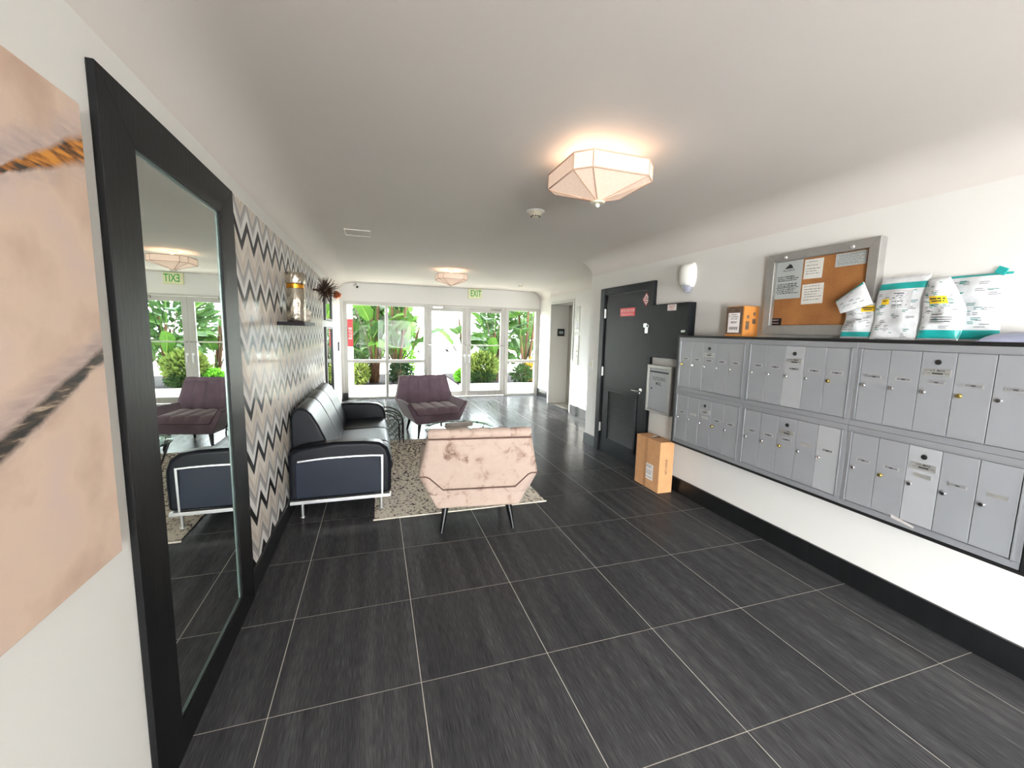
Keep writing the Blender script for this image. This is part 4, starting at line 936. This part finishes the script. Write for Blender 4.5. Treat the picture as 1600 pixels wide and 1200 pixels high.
mb = MB(); mb.add([(-.001, .055, .012), (-.001, -.05, -.004), (-.012, -.055, .012), (-.010, .052, .034)], [(0, 1, 2, 3)], 0)
mb.add([(-.0035, .03, .016), (-.0045, -.02, .006), (-.0105, -.025, .016), (-.0095, .028, .028)], [(0, 1, 2, 3)], 1)
o = mb.build('sheet', ['paper', 'redtext'], lf); sm = o.modifiers.new('s', 'SOLIDIFY'); sm.thickness = .0008

# ------------------------------------------------------------------ notice board
nb = thing('notice_board', 'silver-framed glazed cork notice board above the mailboxes', 'notice board', (XR, 0, 0))
XB = -.064
y0, y1, z0, z1 = .625, 1.368, 1.592, 2.176; f0 = .058
for nm, pf in (('frame_rail', [(y0, z1), (y1, z1), (y1-f0, z1-f0), (y0+f0, z1-f0)]), ('frame_rail', [(y0, z0), (y1, z0), (y1-f0, z0+f0+.01), (y0+f0, z0+f0+.01)]), ('frame_stile', [(y0, z0), (y0, z1), (y0+f0, z1-f0), (y0+f0, z0+f0+.01)]), ('frame_stile', [(y1, z0), (y1, z1), (y1-f0, z1-f0), (y1-f0, z0+f0+.01)])):
    MB().prism(pf, 'x', XB, -.020).build(nm, 'silver', nb, bevel=.003)
MB().box(-.020, -.001, y0+.004, y1-.004, z0+.004, z1-.004).build('case', 'silver', nb)
MB().box(-.030, -.0205, y0+f0, y1-f0, z0+f0+.01, z1-f0).build('cork', 'cork', nb)
MB().box(-.052, -.049, y0+f0, y1-f0, z0+f0+.01, z1-f0).build('pane', 'glassboard', nb)
for yy, zz in ((1.221, 2.142), (.775, 2.138)): MB().lathe([(.001, -.010), (.009, -.010), (.012, 0), (.001, 0)], (XB, yy, zz), 12, axis='x').build('screw', 'chromewhite', nb)
def sheet(label, ya, yb_, za, zb, mat_, seed, lines, tilt=0, extra=None, ink=1):
    t = thing('paper_notice', label, 'paper', (XR-.031, (ya+yb_)/2, (za+zb)/2)); t.rotation_euler = (R(tilt), 0, 0)
    hw, hh = (ya-yb_)/2, (zb-za)/2
    MB().box(-.001, 0, -hw, hw, -hh, hh).build('sheet', mat_, t)
    pr = MB()
    scribble(pr, hw*.86, -hw*.86, [hh*q for q in lines], -.0014, 0, 0, h=hh*.055, seed=seed)
    if extra: extra(pr, hw, hh)
    pr.build('printed_lettering', ['ink', 'inkgrey'], t)['kind'] = 'stuff'
def logo(pr, hw, hh):
    cx_, cz = -.0, hh*.72
    pr.add([(-.0014, cx_+.035, cz-.015), (-.0014, cx_-.032, cz-.015), (-.0014, cx_-.022, cz+.005), (-.0014, cx_-.004, cz+.018), (-.0014, cx_+.012, cz+.004)], [(0, 1, 2, 3, 4)], 0)
    pr.text('ALLIANCE', .019, (-.0010, cx_, cz-.028), (0, -1, 0), (0, 0, 1), 0, sx=1.05, bold=.006)
sheet('large grey printed notice with a hill logo, left on the cork board', 1.316, 1.112, 1.852, 2.118, 'papergrey', 1, (.16, .06, -.04, -.24, -.34, -.42, -.52, -.62, -.72), extra=logo)
sheet('upper white handwritten note on the cork board', 1.10, .971, 1.977, 2.108, 'paper', 2, (.72, .35, .0, -.25, -.5), tilt=1)
sheet('lower white handwritten note on the cork board', 1.10, .951, 1.806, 1.941, 'paper', 3, (.75, .45, .2, -.05, -.3, -.6), tilt=-1)
sheet('wide printed form at the top right of the cork board', .893, .708, 2.031, 2.113, 'papergrey', 4, (.7, .5, .25, .0, -.25, -.5, -.7))
pb = thing('name_plaque', 'small black plaque with white lines in the corner of the cork board', 'plaque', (XR-.031, 1.277, 1.689))
MB().box(-.002, 0, -.041, .041, -.026, .024).build('plate', 'dark', pb)
pr = MB(); scribble(pr, .033, -.033, (.008, -.014), -.0024, 0, 0, h=.005, seed=6); pr.build('printed_lettering', 'pinktext', pb)['kind'] = 'stuff'

# ------------------------------------------------------------------ parcels on the ledge
ZL = 1.5725
def mailer(name, label, yc, wdt, hgt, xb, lean, depth, seed, bands, sticker=None, cut=0.0, ink='ink', serr=0.0):
    """padded plastic mailer standing on the ledge; bands = teal strips (v0, v1)"""
    t = thing(name, label, 'parcel', (xb, yc, ZL), group=None); rnd = random.Random(seed)
    ph = [rnd.uniform(0, 6.28) for _ in range(6)]
    def bul(u, v):
        e = (max(0, 1-(2*u-1)**2))**.55 * (max(0, math.sin(math.pi*min(1, max(0, v)))))**.5
        return depth*e + .006*e*(math.sin(9*u+ph[0]+5*v)+math.sin(13*v+ph[1]-4*u))
    def pos(u, v, off=0.0, back=False):
        # right shoulder cut away towards the top
        y_ = -(u-.5)*wdt + cut*wdt*u*max(0, v-.45)**1.5 - (0.006*math.sin(7*v+ph[2])); b_ = bul(u, v)
        return ((-b_ - off if not back else .45*b_+.002) + lean*v*hgt, y_, v*hgt*(1+.0*u) + (.004*math.sin(u*40) if v > .98 else 0)*serr)
    def mf(u, v): return 1 if any(a <= v <= b_ for a, b_ in bands) else 0
    MB().shell(lambda u, v: pos(u, v), lambda u, v: pos(u, v, back=True), 20, 30, mf=mf).build('pouch', ['poly', 'teal'], t, smooth=60)
    def patch(mb, u0, u1, v0, v1, off, mi_=0):
        mb.grid(lambda a, b_: pos(u0+(u1-u0)*a, v0+(v1-v0)*b_, off), max(1, int((u1-u0)*10)), max(1, int((v1-v0)*10)), mi_)
    pr = MB()
    for k in range(44):
        u, v = rnd.uniform(.05, .82), rnd.uniform(.06, .94)
        if any(a-.03 <= v <= b_+.03 for a, b_ in bands): continue
        m_ = 0 if rnd.random() < .6 else 1
        for q in range(rnd.choice((1, 2, 2))): 
            l_ = rnd.uniform(.05, .15); patch(pr, u, min(.96, u+l_), v-q*.025, v-q*.025+.011, .0012, m_)
    pr.build('printed_lettering', ['inkgrey', 'inkteal'], t, fixn=False)['kind'] = 'stuff'
    if sticker:
        lb = MB(); patch(lb, *sticker['lab'], .0016, 0)
        u0, u1, v0, v1 = sticker['lab']
        for q in (.15, .35, .55, .8): patch(lb, u0+.03, u0+(u1-u0)*rnd.uniform(.5, .9), v0+(v1-v0)*q, v0+(v1-v0)*q+.012, .0022, 1)
        lb.build('address_label', ['papergrey', 'ink'], t, fixn=False)
        ys_ = MB(); patch(ys_, *sticker['yel'], .0024, 0); u0, u1, v0, v1 = sticker['yel']; patch(ys_, u0+.03, u1-.04, v0+(v1-v0)*.55, v0+(v1-v0)*.75, .0030, 1); patch(ys_, u0+.06, u1-.07, v0+(v1-v0)*.25, v0+(v1-v0)*.42, .0030, 1)
        ys_.build('yellow_sticker', ['yellow', 'ink'], t, fixn=False)
    return t, pos
p1, _ = mailer('padded_mailer', 'small white mailer with its top folded over sideways, in front of the cork board', .672, .185, .215, 3.225, .12, .032, 21, ((.06, .20),), dict(lab=(.06, .45, .22, .52), yel=(.55, .92, .76, .92)))
mb = MB(); c4 = [Vector((-.012, .135, .232)), Vector((-.006, -.008, .338)), Vector((-.03, -.085, .205)), Vector((-.045, .075, .155))]
def flap(u, v):
    p = (c4[0]*(1-u)+c4[1]*u)*v + (c4[3]*(1-u)+c4[2]*u)*(1-v); e = math.sin(math.pi*u)**.6*math.sin(math.pi*v)**.6; return (p.x-.018*e-.008, p.y, p.z)
mb.shell(flap, lambda u, v: tuple(Vector(flap(u, v))+Vector((.010+.01*math.sin(math.pi*u), 0, 0))), 14, 12, mf=lambda u, v: 1 if v > .90 else 0); mb.build('folded_flap', ['poly', 'teal'], p1, smooth=60)
pr = MB()
for k in range(12):
    u, v = random.uniform(.1, .75), random.uniform(.2, .85); pr.grid(lambda a, b_: tuple(Vector(flap(u+.13*a, v+.025*b_))-Vector((.0015, 0, 0))), 2, 1, k % 2)
pr.build('flap_print', ['inkgrey', 'inkteal'], p1, fixn=False)
mailer('padded_mailer', 'white mailer with a serrated top edge and a teal strip just below it', .478, .225, .352, 3.20, .16, .030, 22, ((.80, .91),), dict(lab=(.42, .80, .50, .78), yel=(.20, .38, .56, .65)), serr=1.0)
mailer('padded_mailer', 'white mailer with a rounded shoulder and yellow sticker, third from the cork board', .272, .175, .325, 3.195, .13, .045, 23, ((.04, .16),), dict(lab=(.30, .88, .26, .44), yel=(.28, .74, .58, .70)), cut=1.25)
p4, pos4 = mailer('padded_mailer', 'wide white mailer standing behind the rounded one against the wall', .215, .27, .332, 3.262, .12, .022, 24, ((.05, .16), (.955, 1.0)))
MB().box(-.004, .004, -.02, .02, -.012, .022).xf(Matrix.Translation((0.03, -.10, .335)) @ Matrix.Rotation(R(28), 4, 'X')).build('loose_strip', 'teal', p4, bevel=.003)
fb = thing('flat_mailer', 'crumpled pale grey plastic mailer lying flat at the end of the ledge', 'parcel', (3.22, -.02, ZL))
rc = random.Random(3); hh = [[rc.uniform(.4, 1) for _ in range(16)] for _ in range(12)]
def ff(u, v):
    e = (max(0, 1-(2*u-1)**2)*max(0, 1-(2*v-1)**2))**.4; k = hh[int(v*10.99)][int(u*14.99)]
    return (-.085+.17*v, .115-.26*u, .003+.046*e*(.75+.25*k))
MB().shell(ff, lambda u, v: (-.085+.17*v, .115-.26*u, 0.0005), 15, 11).build('pouch', 'poly2', fb, smooth=70)
sb = thing('small_box', 'small orange-brown box with a shipping label on the mailbox ledge', 'box', (3.165, 1.453, ZL))
MB().box(0, .148, 0, .175, 0, .237).build('carton', 'card2', sb, bevel=.002)
MB().box(-.0012, 0, .012, .173, .018, .232).build('printed_panel', 'cardprint', sb)
lb = MB(); lb.box(-.0024, -.0012, .038, .150, .03, .185, 0); lb.text('L', .03, (-.0025, .138, .165), (0, -1, 0), (0, 0, 1), 1)
scribble(lb, .125, .045, (.168, .152, .136, .112, .104), -.0028, 0, 1, h=.006, seed=8)
for k in range(14): lb.box(-.0028, -.0024, .13-.006*k, .13-.006*k+.002+.002*(k % 3 == 0), .052, .076, 1)
lb.build('shipping_label', ['paper', 'ink'], sb)
sm_l = MB()
for a, b_, c_, d_ in ((.02, .055, .055, .12), (.03, .05, .14, .165), (.085, .12, .10, .14), (.09, .11, .165, .19)): sm_l.box(a, b_, -.0008, 0, c_, d_)
sm_l.build('stamped_marks', 'cardprint', sb)
bx = thing('cardboard_box', 'tall brown cardboard box standing on the floor under the mailboxes', 'box', (3.085, 2.226, 0))
MB().box(0, .165, 0, .393, .0005, .522).build('carton', 'cardboard', bx, bevel=.004)
MB().box(-.001, .0, .20, .245, .002, .520).build('tape', 'tape', bx)
tp = MB(); tp.box(.03, .165, .17, .26, .522, .523, 0); tp.box(.06, .15, .18, .22, .523, .5236, 1); tp.box(.075, .12, .21, .25, .5236, .5242, 2); tp.build('torn_tape', ['tape', 'dark', 'paper'], bx)
lb = MB(); lb.box(-.0018, -.001, .09, .205, .10, .262, 0); scribble(lb, .198, .10, (.24, .225, .19, .17, .155, .12), -.0022, 0, 1, h=.008, seed=9); lb.build('shipping_label', ['paper', 'inkgrey'], bx)
tx = MB(); tx.text('amazon.com', .05, (.085, -.0002, .27), (0, 0, -1), (1, 0, 0), sx=.62, bold=.004); tx.build('lettering', 'ink', bx)

# ------------------------------------------------------------------ lift in the hall
ev = group_struct('door_3')
MB().box(XH+.415, XH+.438, 6.34, 7.415, 0, 2.165).build('lift_door', M['liftsteel'], ev)
fr = MB(); fr.box(XH-.012, XH+.06, 6.30, 6.36, 0, 2.17); fr.box(XH-.012, XH+.06, 6.30, 7.43, 2.17, 2.235); fr.build('casing', 'alu', ev, bevel=.003)
MB().box(XH-.02, XH+.43, 7.405, 7.419, 0, 2.168).build('reveal_panel', 'wall', ev)
MB().box(XH+.08, XH+.42, 6.37, 7.40, .0, .006).build('threshold', 'steel', ev)
ei = thing('floor_indicator', 'small black floor indicator on the lift reveal', 'indicator', (XH+.235, 7.405, 1.58))
MB().box(-.085, .085, -.012, -.0005, -.08, .08).build('body', 'dark', ei, bevel=.004); MB().box(-.05, .05, -.0135, -.012, -.03, .03).build('screen', 'fargrey', ei)
cp = thing('lift_call_panel', 'stainless lift call panel with buttons on the hall wall', 'panel', (XH, 6.14, 1.25))
MB().box(-.010, -.0005, -.075, .075, -.28, .28).build('plate', 'steel', cp, bevel=.002)
for k in range(3): MB().lathe([(.001, -.010), (.02, -.010), (.022, 0), (.001, 0)], (-.010, 0, .08-.1*k), 14, axis='x').build('button', 'chromewhite', cp, smooth=40)
np_ = thing('lift_notice', 'framed steel lift notice plate above the call panel', 'sign', (XH, 6.14, 1.84))
MB().box(-.008, -.0005, -.075, .075, -.24, .24).build('plate', 'steel', np_, bevel=.002); MB().box(-.0095, -.008, -.05, .05, -.2, -.04).build('picture', 'papergrey', np_)

# ------------------------------------------------------------------ groups of like things
GROUPS = {'mailbox_unit': 'mailbox units on the right wall', 'padded_mailer': 'padded mailers on the mailbox ledge', 'paper_notice': 'papers on the cork board',
          'lounge_chair': 'velvet lounge chairs', 'bird_of_paradise_plant': 'bird of paradise plants outside', 'leafy_shrub': 'leafy shrubs outside the glass',
          'garden_tree': 'trees across the garden', 'car': 'parked cars', 'wall_mirror': 'black-framed wall mirrors', 'smoke_detector': 'ceiling smoke detectors'}
for o in scene.objects:
    if o.parent is None and o.name.split('.')[0] in GROUPS and 'category' in o: o['group'] = GROUPS[o.name.split('.')[0]]
